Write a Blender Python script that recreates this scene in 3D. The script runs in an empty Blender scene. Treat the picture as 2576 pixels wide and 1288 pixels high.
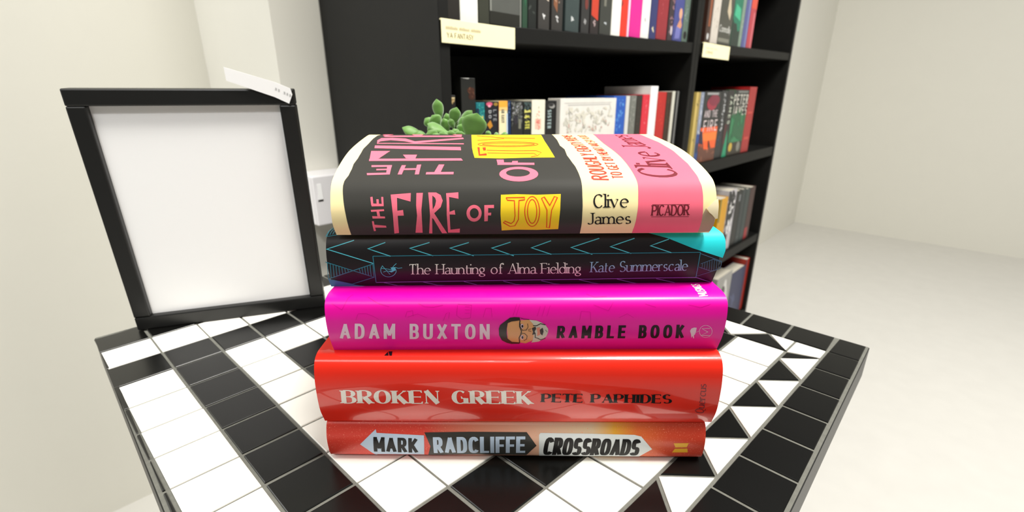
import bpy, bmesh, math, random
from mathutils import Vector, Matrix
from mathutils.geometry import tessellate_polygon
random.seed(7)
SC = bpy.context.scene
C = SC.collection
TZ = 0.76                       # height of the table top above the floor
R = math.radians

# ------------------------------------------------------------------ camera, world, lights, exposure
cam_data = bpy.data.cameras.new('camera'); cam = bpy.data.objects.new('camera', cam_data); C.objects.link(cam)
cam.location = (0, 0, TZ + 0.21); cam.rotation_euler = (R(90 - 19), 0, 0)
cam_data.sensor_width = 36; cam_data.sensor_fit = 'HORIZONTAL'; cam_data.lens = 1180 / 2576 * 36
cam_data.clip_start = 0.01
cam_data.dof.use_dof = True; cam_data.dof.focus_distance = 0.262; cam_data.dof.aperture_fstop = 10.5
SC.camera = cam
SC.view_settings.view_transform = 'Standard'; SC.view_settings.look = 'None'
SC.view_settings.exposure = 0.0; SC.view_settings.gamma = 1; SC.view_settings.use_curve_mapping = False
world = bpy.data.worlds.new('world'); SC.world = world; world.use_nodes = True
world.node_tree.nodes['Background'].inputs[0].default_value = (1.0, 0.985, 0.95, 1)
world.node_tree.nodes['Background'].inputs[1].default_value = 0.13
def area(name, loc, target, size, power, col=(1, 1, 1)):
    l = bpy.data.lights.new(name, 'AREA'); l.shape = 'RECTANGLE'; l.size = size[0]; l.size_y = size[1]; l.energy = power; l.color = col
    o = bpy.data.objects.new(name, l); C.objects.link(o); o.location = loc
    d = Vector(target) - Vector(loc); o.rotation_euler = d.to_track_quat('-Z', 'Y').to_euler(); return o
area('ceiling_light_over_table', (0.53, 0.12, 2.55), (0.45, 0.2, 0), (0.62, 0.4), 50, (1, .97, .9))
area('ceiling_light_behind_camera', (-0.5, -1.2, 2.55), (-0.2, 0.7, 0.8), (1.2, 0.6), 12, (1, .98, .94))

area('left_wall_fill_light', (-1.6, 0.25, 1.5), (0.0, 1.15, 1.2), (0.8, 1.2), 22, (1, 1, 1))  # added fill that brightens the left wall and reveal; no window is modelled
area('far_right_fill_light', (1.9, 0.6, 2.6), (1.9, 1.2, 0.4), (1.2, 0.6), 60, (1, .98, .94))  # added fill to whiten the right side, not a known fixture

spot = bpy.data.lights.new('frame_fill_spot', 'SPOT'); spot.energy = 42; spot.spot_size = R(24); spot.spot_blend = 0.7; spot.shadow_soft_size = 0.05  # added spot that lifts the frame paper and wall, no known fixture
so = bpy.data.objects.new('frame_fill_spot', spot); C.objects.link(so); so.location = (-0.15, -1.0, 2.4)
so.rotation_euler = (Vector((-0.40, 0.47, 0.87)) - so.location).to_track_quat('-Z', 'Y').to_euler()

# ------------------------------------------------------------------ helpers
EX = Vector((math.cos(R(46)), math.sin(R(46)), 0)); EY = Vector((-math.sin(R(46)), math.cos(R(46)), 0)); RZ = R(46)
def room(x, y, z): return EX * x + EY * y + Vector((0, 0, z))      # room axes: x along the bookcases, y towards the wall behind them
def lin(c):
    c = c / 255.0
    return c / 12.92 if c <= 0.04045 else ((c + 0.055) / 1.055) ** 2.4
MATS = {}
def mat(name, rgb, rough=0.5, noise=0.06, scale=60.0, bump=0.0, coat=0.0, spec=0.5, sheen=0.0, sss=0.0, coatr=0.05):
    if name in MATS: return MATS[name]
    m = bpy.data.materials.new(name); m.use_nodes = True; nt = m.node_tree; b = nt.nodes['Principled BSDF']
    col = tuple(lin(c) for c in rgb) + (1,)
    tc = nt.nodes.new('ShaderNodeTexCoord'); no = nt.nodes.new('ShaderNodeTexNoise'); no.inputs['Scale'].default_value = scale; no.inputs['Detail'].default_value = 4
    nt.links.new(tc.outputs['Object'], no.inputs['Vector'])
    mx = nt.nodes.new('ShaderNodeMix'); mx.data_type = 'RGBA'
    mx.inputs[6].default_value = tuple(c * (1 - noise) for c in col[:3]) + (1,); mx.inputs[7].default_value = tuple(min(1, c * (1 + noise)) for c in col[:3]) + (1,)
    nt.links.new(no.outputs['Fac'], mx.inputs[0]); nt.links.new(mx.outputs[2], b.inputs['Base Color'])
    b.inputs['Roughness'].default_value = rough; b.inputs['Specular IOR Level'].default_value = spec
    if coat: b.inputs['Coat Weight'].default_value = coat; b.inputs['Coat Roughness'].default_value = coatr
    if sss:
        b.inputs['Subsurface Weight'].default_value = sss; b.inputs['Subsurface Radius'].default_value = (0.004, 0.006, 0.002); b.inputs['Subsurface Scale'].default_value = 0.6
    if sheen: b.inputs['Sheen Weight'].default_value = sheen
    if bump:
        bp = nt.nodes.new('ShaderNodeBump'); bp.inputs['Strength'].default_value = bump; bp.inputs['Distance'].default_value = 0.0006
        nt.links.new(no.outputs['Fac'], bp.inputs['Height']); nt.links.new(bp.outputs['Normal'], b.inputs['Normal'])
    MATS[name] = m; return m
def pages_mat(name, rgb, axis=2, freq=2600.0):
    if name in MATS: return MATS[name]
    m = mat(name, rgb, 0.8); nt = m.node_tree; b = nt.nodes['Principled BSDF']
    tc = nt.nodes.new('ShaderNodeTexCoord'); mp = nt.nodes.new('ShaderNodeMapping'); w = nt.nodes.new('ShaderNodeTexNoise')
    s = [6, 6, 6]; s[axis] = freq; mp.inputs['Scale'].default_value = s; w.inputs['Scale'].default_value = 1.0
    nt.links.new(tc.outputs['Object'], mp.inputs[0]); nt.links.new(mp.outputs[0], w.inputs['Vector'])
    mx = nt.nodes.new('ShaderNodeMix'); mx.data_type = 'RGBA'; c = [lin(v) for v in rgb]
    mx.inputs[6].default_value = (c[0] * .62, c[1] * .6, c[2] * .56, 1); mx.inputs[7].default_value = (c[0], c[1], c[2], 1)
    nt.links.new(w.outputs['Fac'], mx.inputs[0]); nt.links.new(mx.outputs[2], b.inputs['Base Color']); return m
class MB:
    """collects faces for ONE mesh object"""
    def __init__(s): s.v = []; s.f = []; s.m = []
    def add(s, verts, faces, m=0):
        o = len(s.v); s.v += [tuple(v) for v in verts]; s.f += [tuple(i + o for i in f) for f in faces]; s.m += [m] * len(faces)
    def box(s, x0, x1, y0, y1, z0, z1, m=0):
        s.add([(x0, y0, z0), (x1, y0, z0), (x1, y1, z0), (x0, y1, z0), (x0, y0, z1), (x1, y0, z1), (x1, y1, z1), (x0, y1, z1)],
              [(0, 3, 2, 1), (4, 5, 6, 7), (0, 1, 5, 4), (1, 2, 6, 5), (2, 3, 7, 6), (3, 0, 4, 7)], m)
    def prism(s, poly, x0, x1, m=0):          # poly in (y,z) swept along x, any simple outline
        n = len(poly); vs = [(x0, y, z) for y, z in poly] + [(x1, y, z) for y, z in poly]
        fs = [(i, (i + 1) % n, n + (i + 1) % n, n + i) for i in range(n)]
        tr = tessellate_polygon([[Vector((y, z, 0)) for y, z in poly]])
        fs += [tuple(t) for t in tr] + [tuple(n + i for i in t)[::-1] for t in tr]
        s.add(vs, fs, m)
    def tube(s, pts, r, n=10, m=0):
        pts = [Vector(p) for p in pts]; vs = []; fs = []
        for i, p in enumerate(pts):
            d = (pts[min(i + 1, len(pts) - 1)] - pts[max(i - 1, 0)]).normalized(); a = d.orthogonal().normalized(); b = d.cross(a)
            rr = r[i] if isinstance(r, (list, tuple)) else r
            vs += [p + (a * math.cos(k * 2 * math.pi / n) + b * math.sin(k * 2 * math.pi / n)) * rr for k in range(n)]
        for i in range(len(pts) - 1):
            fs += [(i * n + k, i * n + (k + 1) % n, (i + 1) * n + (k + 1) % n, (i + 1) * n + k) for k in range(n)]
        fs += [tuple(range(n))[::-1], tuple((len(pts) - 1) * n + k for k in range(n))]
        s.add(vs, fs, m)
    def lathe(s, prof, n=32, m=0):
        vs = [(r * math.cos(k * 2 * math.pi / n), r * math.sin(k * 2 * math.pi / n), z) for r, z in prof for k in range(n)]
        fs = [(i * n + k, i * n + (k + 1) % n, (i + 1) * n + (k + 1) % n, (i + 1) * n + k) for i in range(len(prof) - 1) for k in range(n)]
        s.add(vs, fs, m)
    def build(s, name, mats, parent=None, smooth=False, bevel=0.0, loc=None, rotz=0.0, fix=True):
        me = bpy.data.meshes.new(name); me.from_pydata(s.v, [], s.f); me.polygons.foreach_set('material_index', s.m)
        if fix:
            bm = bmesh.new(); bm.from_mesh(me); bmesh.ops.recalc_face_normals(bm, faces=bm.faces); bm.to_mesh(me); bm.free()
        for mt in (mats if isinstance(mats, (list, tuple)) else [mats]): me.materials.append(mt)
        if smooth: me.polygons.foreach_set('use_smooth', [True] * len(me.polygons))
        o = bpy.data.objects.new(name, me); C.objects.link(o)
        if parent: o.parent = parent
        if loc is not None: o.location = loc
        o.rotation_euler.z = rotz
        if bevel:
            md = o.modifiers.new('bevel', 'BEVEL'); md.width = bevel; md.segments = 2; md.limit_method = 'ANGLE'; md.angle_limit = R(40)
        if smooth:
            md = o.modifiers.new('smooth', 'EDGE_SPLIT'); md.split_angle = R(50)
        return o
def tag(o, label=None, cat=None, group=None, kind=None):
    if label: o['label'] = label
    if cat: o['category'] = cat
    if group: o['group'] = group
    if kind: o['kind'] = kind
    return o
def thing(name, label, cat, loc=(0, 0, 0), rotz=0.0, group=None):
    o = bpy.data.objects.new(name, None); C.objects.link(o); o.empty_display_size = 0.03
    o.location = loc; o.rotation_euler = (0, 0, rotz); return tag(o, label, cat, group)

# ------------------------------------------------------------------ lettering: pen strokes on hand-drawn letter skeletons (cap height = 1)
def arc(cx, cy, rx, ry, a0, a1, n=14, p=1.0):
    o = []
    for i in range(n + 1):
        a = R(a0 + (a1 - a0) * i / n); c, s = math.cos(a), math.sin(a)
        o.append((cx + rx * math.copysign(abs(c) ** p, c), cy + ry * math.copysign(abs(s) ** p, s)))
    return o
def glyphs(p):
    A = lambda *a: arc(*a, p=p)
    return {
    'A': (.70, 'tTt', [[(0, 0), (.35, 1)], [(.35, 1), (.70, 0)], [(.14, .32), (.56, .32)]]),
    'B': (.58, 'T..', [[(0, 0), (0, 1)], [(0, 1), (.27, 1)] + A(.27, .76, .27, .24, 90, -90) + [(0, .52)], [(.27, .52)] + A(.27, .26, .31, .26, 90, -90) + [(0, 0)]]),
    'C': (.62, '.', [A(.33, .5, .33, .5, 42, 318)]),
    'D': (.64, 'T.', [[(0, 0), (0, 1)], [(0, 1), (.22, 1)] + A(.22, .5, .42, .5, 90, -90) + [(0, 0)]]),
    'E': (.52, 'Tttt', [[(0, 0), (0, 1)], [(0, 1), (.5, 1)], [(0, .52), (.44, .52)], [(0, 0), (.52, 0)]]),
    'F': (.50, 'Ttt', [[(0, 0), (0, 1)], [(0, 1), (.5, 1)], [(0, .5), (.43, .5)]]),
    'G': (.70, '.Tt', [A(.34, .5, .34, .5, 48, 300), [(.66, .44), (.66, .0)], [(.4, .42), (.64, .42)]]),
    'H': (.64, 'TTt', [[(0, 0), (0, 1)], [(.64, 0), (.64, 1)], [(0, .52), (.64, .52)]]),
    'I': (.0, 'T', [[(0, 0), (0, 1)]]),
    'J': (.34, '.', [[(.34, 1), (.34, .2)] + A(.14, .2, .2, .2, 0, -150)]),
    'K': (.62, 'TtT', [[(0, 0), (0, 1)], [(.02, .4), (.58, 1)], [(.2, .58), (.62, 0)]]),
    'L': (.50, 'Tt', [[(0, 0), (0, 1)], [(0, 0), (.5, 0)]]),
    'M': (.78, 'tTtT', [[(0, 0), (0, 1)], [(0, 1), (.39, .26)], [(.39, .26), (.78, 1)], [(.78, 1), (.78, 0)]]),
    'N': (.64, 'tTt', [[(0, 0), (0, 1)], [(0, 1), (.64, 0)], [(.64, 0), (.64, 1)]]),
    'O': (.70, '.', [A(.35, .5, .35, .5, 0, 360, 28)]),
    'P': (.56, 'T.', [[(0, 0), (0, 1)], [(0, 1), (.27, 1)] + A(.27, .73, .29, .27, 90, -90) + [(0, .46)]]),
    'Q': (.74, '.t', [A(.36, .5, .36, .5, 0, 360, 28), [(.4, .06), (.6, -.16), (.86, -.2)]]),
    'R': (.60, 'T.T', [[(0, 0), (0, 1)], [(0, 1), (.27, 1)] + A(.27, .75, .28, .25, 90, -90) + [(0, .5)], [(.26, .5), (.6, 0)]]),
    'S': (.56, '.', [A(.28, .745, .25, .255, 32, 270) + A(.28, .25, .28, .25, 90, -148)[1:]]),
    'T': (.60, 'tT', [[(0, 1), (.6, 1)], [(.3, 1), (.3, 0)]]),
    'U': (.62, '.', [[(0, 1), (0, .3)] + A(.31, .3, .31, .3, 180, 360) + [(.62, 1)]]),
    'V': (.66, 'Tt', [[(0, 1), (.33, 0)], [(.33, 0), (.66, 1)]]),
    'X': (.64, 'Tt', [[(0, 1), (.64, 0)], [(0, 0), (.64, 1)]]),
    'Y': (.62, 'TtT', [[(0, 1), (.31, .46)], [(.62, 1), (.31, .46)], [(.31, .46), (.31, 0)]]),
    'a': (.44, '..', [[(.05, .52)] + A(.23, .45, .19, .19, 140, 0) + [(.42, .06), (.48, 0)], [(.42, .38), (.22, .33)] + A(.2, .17, .19, .17, 90, 300) + [(.42, .14)]]),
    'c': (.48, '.', [A(.27, .32, .27, .32, 45, 312)]),
    'd': (.52, '.T', [A(.26, .32, .26, .32, 35, 325), [(.52, 1.05), (.52, 0)]]),
    'e': (.52, 't.', [[(.03, .36), (.5, .36)], A(.27, .32, .27, .32, 8, 312)]),
    'f': (.34, '.t', [[(.14, 0), (.14, .78)] + A(.32, .78, .18, .25, 180, 55), [(0, .62), (.32, .62)]]),
    'g': (.50, '...t', [A(.23, .42, .21, .22, 0, 360, 20), A(.24, -.14, .25, .16, 0, 360, 20), [(.12, .24), (.08, .12), (.3, .03)], [(.38, .58), (.52, .63)]]),
    'h': (.48, 'T.', [[(0, 0), (0, 1.05)], [(0, .44)] + A(.25, .41, .23, .23, 150, 0) + [(.48, 0)]]),
    'i': (.0, 'TT', [[(0, 0), (0, .64)], [(0, .86), (0, .97)]]),
    'l': (.0, 'T', [[(0, 0), (0, 1.05)]]),
    'm': (.86, 'T..', [[(0, 0), (0, .64)], [(0, .44)] + A(.23, .41, .2, .23, 150, 0) + [(.43, 0)], [(.43, .44)] + A(.66, .41, .2, .23, 150, 0) + [(.86, 0)]]),
    'n': (.48, 'T.', [[(0, 0), (0, .64)], [(0, .44)] + A(.25, .41, .23, .23, 150, 0) + [(.48, 0)]]),
    'o': (.56, '.', [A(.28, .32, .28, .32, 0, 360, 24)]),
    'r': (.34, 'T.', [[(0, 0), (0, .64)], [(0, .42)] + A(.22, .42, .19, .21, 160, 50)]),
    's': (.38, '.', [A(.19, .48, .17, .16, 35, 270) + A(.19, .16, .19, .16, 90, -145)[1:]]),
    't': (.32, '.t', [[(.12, .86), (.12, .14)] + A(.26, .14, .14, .14, 180, 300), [(0, .62), (.3, .62)]]),
    'u': (.48, '.T', [[(0, .64), (0, .22)] + A(.23, .22, .23, .22, 180, 340), [(.48, .64), (.48, 0)]]),
    'v': (.50, 'Tt', [[(0, .64), (.25, 0)], [(.25, 0), (.5, .64)]]),
    'y': (.50, 'Tt', [[(0, .64), (.25, 0)], [(.5, .64), (.14, -.32)]]),
    ' ': (.27, '', []),
    }
STY = {   # thick, thin, gap, corner power, serif, slant, mode
 'din':   dict(T=.17, t=.15, gap=.7, p=.8, serif=0, slant=0, mode='mono'),
 'dinb':  dict(T=.20, t=.17, gap=.85, p=.8, serif=0, slant=.05, mode='mono'),
 'sans':  dict(T=.15, t=.09, gap=.2, p=.95, serif=.05, slant=.08, mode='nib'),
 'cond':  dict(T=.19, t=.15, gap=.5, p=.72, serif=0, slant=.04, mode='mono'),
 'stencil': dict(T=.19, t=.15, gap=.52, p=.7, serif=0, slant=0, mode='mono'),
 'tall':  dict(T=.12, t=.1, gap=.5, p=.7, serif=0, slant=0, mode='mono'),
 'hand':  dict(T=.15, t=.12, gap=.3, p=.9, serif=0, slant=0, mode='nib'),
 'quill': dict(T=.13, t=.05, gap=.2, p=1, serif=.12, slant=.1, mode='nib'),
 'serif': dict(T=.13, t=.05, gap=.2, p=1, serif=.15, slant=0, mode='nib'),
 'book':  dict(T=.105, t=.045, gap=.17, p=1, serif=.11, slant=0, mode='nib'),
 'fat':   dict(T=.33, t=.07, gap=.33, p=1, serif=.09, slant=0, mode='fat'),
 'quercus': dict(T=.12, t=.06, gap=.2, p=1, serif=.08, slant=.05, mode='nib'),
}
def typeset(txt, style, aspect):
    """quads of the text in a unit frame: x 0..1 along the line, y in cap heights; aspect = line length / cap height"""
    st = STY[style]; G = glyphs(st['p']); gap = st['gap']; T, t = st['T'], st['t']
    adv = [G[c][0] for c in txt]; nat = sum(adv) + gap * (len(txt) - 1)
    fixed = T                                     # stroke width sticks out by half at both ends
    kx = (aspect - fixed) / nat; out = []; x = T / 2
    def wid(dx, dy, fl):
        L = math.hypot(dx, dy) or 1; v = abs(dy) / L
        if st['mode'] == 'mono': return t + (T - t) * v
        if fl == 't': return t
        if fl == 'T': return T
        if st['mode'] == 'fat': return t + (T - t) * v ** 2.2
        th = math.atan2(dy, dx); return t + (T - t) * abs(math.sin(th - R(18)))
    for ch, a in zip(txt, adv):
        _, fl, strokes = G[ch]; caps = ch.isupper()
        for si, pts in enumerate(strokes):
            q = [(px * kx, (t / 2 + py * (1 - t)) if st['mode'] == 'mono' else py) for px, py in pts]
            q = [q[0]] + [b for a_, b in zip(q, q[1:]) if math.hypot(b[0] - a_[0], b[1] - a_[1]) > 1e-5]
            closed = math.hypot(q[0][0] - q[-1][0], q[0][1] - q[-1][1]) < 1e-3 and len(q) > 6
            n = len(q); f = fl[si] if si < len(fl) else '.'
            if st['mode'] == 'mono' and not closed:      # square ends
                for e, i in ((0, 1), (-1, -2)):
                    dx, dy = q[e][0] - q[i][0], q[e][1] - q[i][1]; L = math.hypot(dx, dy); v = abs(dy) / L
                    ex = t / 2 if v > .3 else T / 2
                    if abs(dx) / L > .05 and v > .3: ex *= .6
                    q[e] = (q[e][0] + dx / L * ex, q[e][1] + dy / L * ex)
            if st['mode'] == 'fat' and ch in 'EFLTZ' and f == 't':
                o_ = [(px * kx, py) for sj, o in enumerate(strokes) if sj != si for px, py in o]
                for e, i in ((0, 1), (-1, -2)):
                    if all(math.hypot(q[e][0] - b_[0], q[e][1] - b_[1]) > .05 for b_ in o_): q[e] = (q[e][0] + math.copysign(T * .38, q[e][0] - q[i][0]), q[e][1])
            lf, rt = [], []
            for i in range(n):
                if closed: p0, p1 = q[(i - 1) % (n - 1)], q[(i + 1) % (n - 1)]
                else: p0, p1 = q[max(i - 1, 0)], q[min(i + 1, n - 1)]
                dx, dy = p1[0] - p0[0], p1[1] - p0[1]; L = math.hypot(dx, dy) or 1; w = wid(dx, dy, f) / 2
                mit = 1.0
                if 0 < i < n - 1:
                    ax, ay = q[i][0] - q[i - 1][0], q[i][1] - q[i - 1][1]; bx, by = q[i + 1][0] - q[i][0], q[i + 1][1] - q[i][1]
                    c = (ax * bx + ay * by) / ((math.hypot(ax, ay) * math.hypot(bx, by)) or 1); mit = min(1.5, 1 / max(.3, math.sqrt(max(0, (1 + c) / 2))))
                lf.append((q[i][0] - dy / L * w * mit, q[i][1] + dx / L * w * mit)); rt.append((q[i][0] + dy / L * w * mit, q[i][1] - dx / L * w * mit))
            polys = [[lf[i], rt[i], rt[i + 1], lf[i + 1]] for i in range(n - 1)]
            if st['serif'] and not closed:
                allp = [(px * kx, py) for sj, o in enumerate(strokes) if sj != si for px, py in o]
                for e, i in ((0, 1), (-1, -2)):
                    dx, dy = q[e][0] - q[i][0], q[e][1] - q[i][1]; L = math.hypot(dx, dy); v = abs(dy) / L; ex, ey = q[e]
                    level = min((abs(ey - l), l) for l in (0, .64, 1, 1.05))
                    if v > .6 and level[0] < .02:
                        joined = any(math.hypot(ex - b[0], ey - b[1]) < .02 for b in allp)
                        if joined and not (abs(dx) / L < .05): continue
                        w = wid(dx, dy, f) / 2; s_ = st['serif']; h = t * .8; up = 1 if ey < .3 else -1
                        l_, r_ = w + s_, w + s_
                        if not caps and ey > .3: r_ = w
                        if joined: l_ = w + s_; r_ = w
                        polys.append([(ex - l_, ey), (ex + r_, ey), (ex + r_, ey + up * h), (ex - l_, ey + up * h)])
                        polys.append([(ex - w - s_ * .5 * (l_ > w), ey + up * h), (ex + w + s_ * .5 * (r_ > w), ey + up * h), (ex + w, ey + up * (h + s_ * .5)), (ex - w, ey + up * (h + s_ * .5))])
                    elif v < .3 and caps and ch in 'EFLTZGC' and f == 't':
                        if any(math.hypot(ex - b[0], ey - b[1]) < .05 for b in allp): continue
                        s_ = st['serif'] * (1.3 if st['mode'] == 'fat' else .9); h = t * 1.1; sg = 1 if dx > 0 else -1
                        dn = -1 if ey > .8 else 1
                        if ch in 'EF' and .3 < ey < .7:
                            polys.append([(ex, ey - s_ * .7), (ex, ey + s_ * .7), (ex - sg * h, ey + t / 2), (ex - sg * h, ey - t / 2)])
                        else:
                            polys.append([(ex, ey - dn * t / 2), (ex + sg * h * .3, ey + dn * s_ * 1.4), (ex - sg * h * .7, ey + dn * s_ * 1.2), (ex - sg * h * 1.6, ey)])
            for p_ in polys: out.append([((x + a_ + st['slant'] * (b_ - .5) * .6) / aspect, b_) for a_, b_ in p_])
        x += (a + gap) * kx
    return out
# ------------------------------------------------------------------ room shell
M_wall = mat('wall_paint', (226, 224, 214), 0.75, 0.015, 9, 0.05)
M_floor = mat('floor_vinyl', (214, 212, 206), 0.45, 0.05, 14)
M_black_wood = mat('black_wood', (14, 14, 12), 0.55, 0.35, 35, 0.1, spec=0.25)
m = MB(); m.box(-3.2, 4.6, -2.6, 1.6, -0.1, 0.0); tag(m.build('floor', M_floor, loc=(0, 0, 0), rotz=RZ), kind='structure')
m = MB(); m.box(0.35, 4.6, 0.905, 1.05, 0, 2.7); tag(m.build('wall_back', M_wall, rotz=RZ), kind='structure')
m = MB(); m.box(-3.2, 0.35, 1.32, 1.45, 0, 2.7); m.box(0.35, 0.42, 1.05, 1.45, 0, 2.7); tag(m.build('wall_left', M_wall, rotz=RZ), kind='structure')
m = MB(); m.box(4.2, 4.35, -2.6, 0.905, 0, 2.7); tag(m.build('wall_right', M_wall, rotz=RZ), kind='structure')
m = MB(); m.box(0.35, 0.437, 0.893, 0.905, 0, 0.11); tag(m.build('baseboard_back', mat('white_gloss_paint', (228, 228, 222), 0.35), rotz=RZ, bevel=0.003), kind='structure')

# ------------------------------------------------------------------ bookcases
def zt(shelf, x):                 # top of a shelf at x (the top board of the near bookcase sags and tilts a little)
    if shelf == 'upper_near': return TZ + 0.306 + (x - 0.455) * 0.034
    if shelf == 'upper_far': return TZ + 0.337 + (x - 1.27) * 0.02
    return TZ + {'middle': 0.02, 'low': -0.33, 'bottom': -0.675}[shelf]
def bookcase(x0, x1, top, label):
    t = thing('bookcase', label, 'bookcase', room(x0, 0.56, 0), RZ)
    w = x1 - x0; d = 0.342
    for a in (0, w - 0.018):
        b = MB(); b.box(a, a + 0.018, 0, d, 0, TZ + 1.27); b.build('side_panel', M_black_wood, t, bevel=0.0012)
    b = MB(); b.box(0.018, w - 0.018, d - 0.006, d, 0.0, TZ + 1.27); b.build('back_panel', M_black_wood, t)
    b = MB(); b.box(0.018, w - 0.018, 0.004, d - 0.006, TZ + 1.25, TZ + 1.27); b.build('top_panel', M_black_wood, t, bevel=0.001)
    b = MB(); b.box(0.018, w - 0.018, 0.02, 0.036, 0, TZ - 0.70); b.build('plinth', M_black_wood, t)
    for s in (top, 'middle', 'low', 'bottom', 0.66, 0.98):
        za, zb = (zt(s, x0 + 0.018), zt(s, x1 - 0.018)) if isinstance(s, str) else (TZ + s, TZ + s)
        h = 0.024 if s == top else 0.034
        b = MB(); y0, y1 = 0.002, d - 0.006; a, c = 0.0182, w - 0.0182
        b.add([(a, y0, za - h), (c, y0, zb - h), (c, y1, zb - h), (a, y1, za - h), (a, y0, za), (c, y0, zb), (c, y1, zb), (a, y1, za)],
              [(0, 3, 2, 1), (4, 5, 6, 7), (0, 1, 5, 4), (1, 2, 6, 5), (2, 3, 7, 6), (3, 0, 4, 7)])
        b.build('shelf', M_black_wood, t, bevel=0.001)
    return t
bookcase(0.437, 1.2495, 'upper_near', 'black bookcase nearest the white wall, its plain side facing the table')
bookcase(1.2500, 2.06, 'upper_far', 'black bookcase further along the wall, beyond the first one')

# ------------------------------------------------------------------ books on the shelves
def flat_text(b, txt, style, x0, z0, x1, z1, y, rot, mi):
    if rot: L, H = z1 - z0, x1 - x0
    else: L, H = x1 - x0, z1 - z0
    for k, q in enumerate(typeset(txt, style, abs(L / H))):
        y -= 2e-6 * (1 if k % 20 else -19)
        if rot: vs = [(x0 + v * H, y, z1 - u * L) for u, v in q]          # reads downwards, letter tops to the right
        else: vs = [(x0 + u * L, y, z0 + v * H) for u, v in q]
        b.add(vs, [(0, 1, 2, 3)], mi)
def shelf_book(name, label, cat, group, x0, x1, ztop, shelf, col, art=(), face=0, yf=0.58, depth=0.13, pages=(226, 220, 204), rough=0.4, board=0.0012):
    """art: ('r',x0,z0,x1,z1,rgb) | ('e',...) | ('p',rgb,(x,z)...) | ('t',text,style,x0,z0,x1,z1,rgb,rot) | ('d',n,rgb) in fractions of the front"""
    zb = max(zt(shelf, x0), zt(shelf, x1)) + 0.0008; x0 += 0.0004; x1 -= 0.0004; w = x1 - x0; h = TZ + ztop - zb
    t = thing(name, label, cat, room((x0 + x1) / 2, yf, zb), RZ, group)
    M = mat('book_cover_%d_%d_%d' % col, col, rough, 0.12, 40)
    b = MB(); k = board
    if face:      # front board turned to the room, spine to the left
        d = face
        b.box(-w / 2, w / 2, 0, k, 0, h); b.box(-w / 2, w / 2, d - k, d, 0, h); b.box(-w / 2, -w / 2 + k, k, d - k, 0, h)
        p = MB(); p.box(-w / 2 + k, w / 2 - 0.004, k, d - k, 0.002, h - 0.003)
    else:
        d = depth
        b.box(-w / 2, w / 2, 0, k, 0, h); b.box(-w / 2, -w / 2 + k, k, d, 0, h); b.box(w / 2 - k, w / 2, k, d, 0, h)
        p = MB(); p.box(-w / 2 + k, w / 2 - k, k, d - 0.004, 0.002, h - 0.003)
    b.build('cover', M, t, bevel=0.0006); p.build('page_block', pages_mat('pages_%d' % pages[0] if not face else 'pages_face_%d' % pages[0], pages, 1 if face else 0, 2200), t)
    if art:
        a = MB(); ms = []; nl = 0
        def mi(c):
            mm = mat('print_%d_%d_%d' % tuple(c), tuple(c), rough, 0.1, 90)
            if mm not in ms: ms.append(mm)
            return ms.index(mm)
        X = lambda f: -w / 2 + f * w
        rnd = random.Random(label)
        for e in art:
            nl += 1; y = -0.00012 * nl
            if e[0] == 'r': a.add([(X(e[1]), y, e[2] * h), (X(e[3]), y, e[2] * h), (X(e[3]), y, e[4] * h), (X(e[1]), y, e[4] * h)], [(0, 1, 2, 3)], mi(e[5]))
            elif e[0] == 'e':
                cx, cz, rx, rz = (X(e[1]) + X(e[3])) / 2, (e[2] + e[4]) * h / 2, (e[3] - e[1]) * w / 2, (e[4] - e[2]) * h / 2
                a.add([(cx + rx * math.cos(i * math.pi / 10), y, cz + rz * math.sin(i * math.pi / 10)) for i in range(20)], [tuple(range(20))], mi(e[5]))
            elif e[0] == 'p': a.add([(X(u), y, v * h) for u, v in e[2:]], [tuple(range(len(e) - 2))], mi(e[1]))
            elif e[0] == 't': flat_text(a, e[1], e[2], X(e[3]), e[4] * h, X(e[5]), e[6] * h, y, e[8], mi(e[7]))
            elif e[0] == 'd':      # loose brushy flecks of the cover picture
                for i in range(e[1]):
                    u, v = rnd.uniform(e[3], e[5]), rnd.uniform(e[4], e[6]); r1, r2 = rnd.uniform(.02, .06) * e[7], rnd.uniform(.008, .025) * e[7]; an = rnd.uniform(0, 3.1)
                    pts = [(r1 * math.cos(k * .785), r2 * math.sin(k * .785)) for k in range(8)]
                    a.add([(min(w * .495, max(-w * .495, X(u) + (p_ * math.cos(an) - q_ * math.sin(an)) * .1)), y - i * 2e-6, min(h * .995, max(.001, v * h + (p_ * math.sin(an) + q_ * math.cos(an)) * .1))) for p_, q_ in pts], [tuple(range(8))], mi(e[2]))
        a.build('cover_print' if face else 'spine_print', ms, t, fix=False)
    return t
BK = (24, 24, 24); WH = (226, 224, 216)
pb = 'paperback_book'
g1 = 'books on the middle shelf of the nearer bookcase'
def s1(x0, x1, zt_, col, label, art=(), **k):      # the printing described below fills the upper part of these spines
    h = zt_ - .021; zv = max(0, (.21 - .0756 * (.389 + .36 * (x0 + x1)) - .02) / h); f = lambda v: zv + (1 - zv) * v; out = []
    for e in art:
        if e[0] in 're': e = (e[0], e[1], f(e[2]) if e[2] > .01 else 0, e[3], f(e[4]), e[5])
        elif e[0] == 'p': e = (e[0], e[1]) + tuple((u, f(v)) for u, v in e[2:])
        elif e[0] == 't': e = e[:4] + (f(e[4]), e[5], f(e[6])) + e[7:]
        elif e[0] == 'd': e = e[:4] + (f(e[4]), e[5], f(e[6]), e[7] * .6)
        out.append(e)
    art = out
    shelf_book(k.pop('name', pb), label, 'book', g1, x0, x1, zt_, 'middle', col, art, **k)
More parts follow.
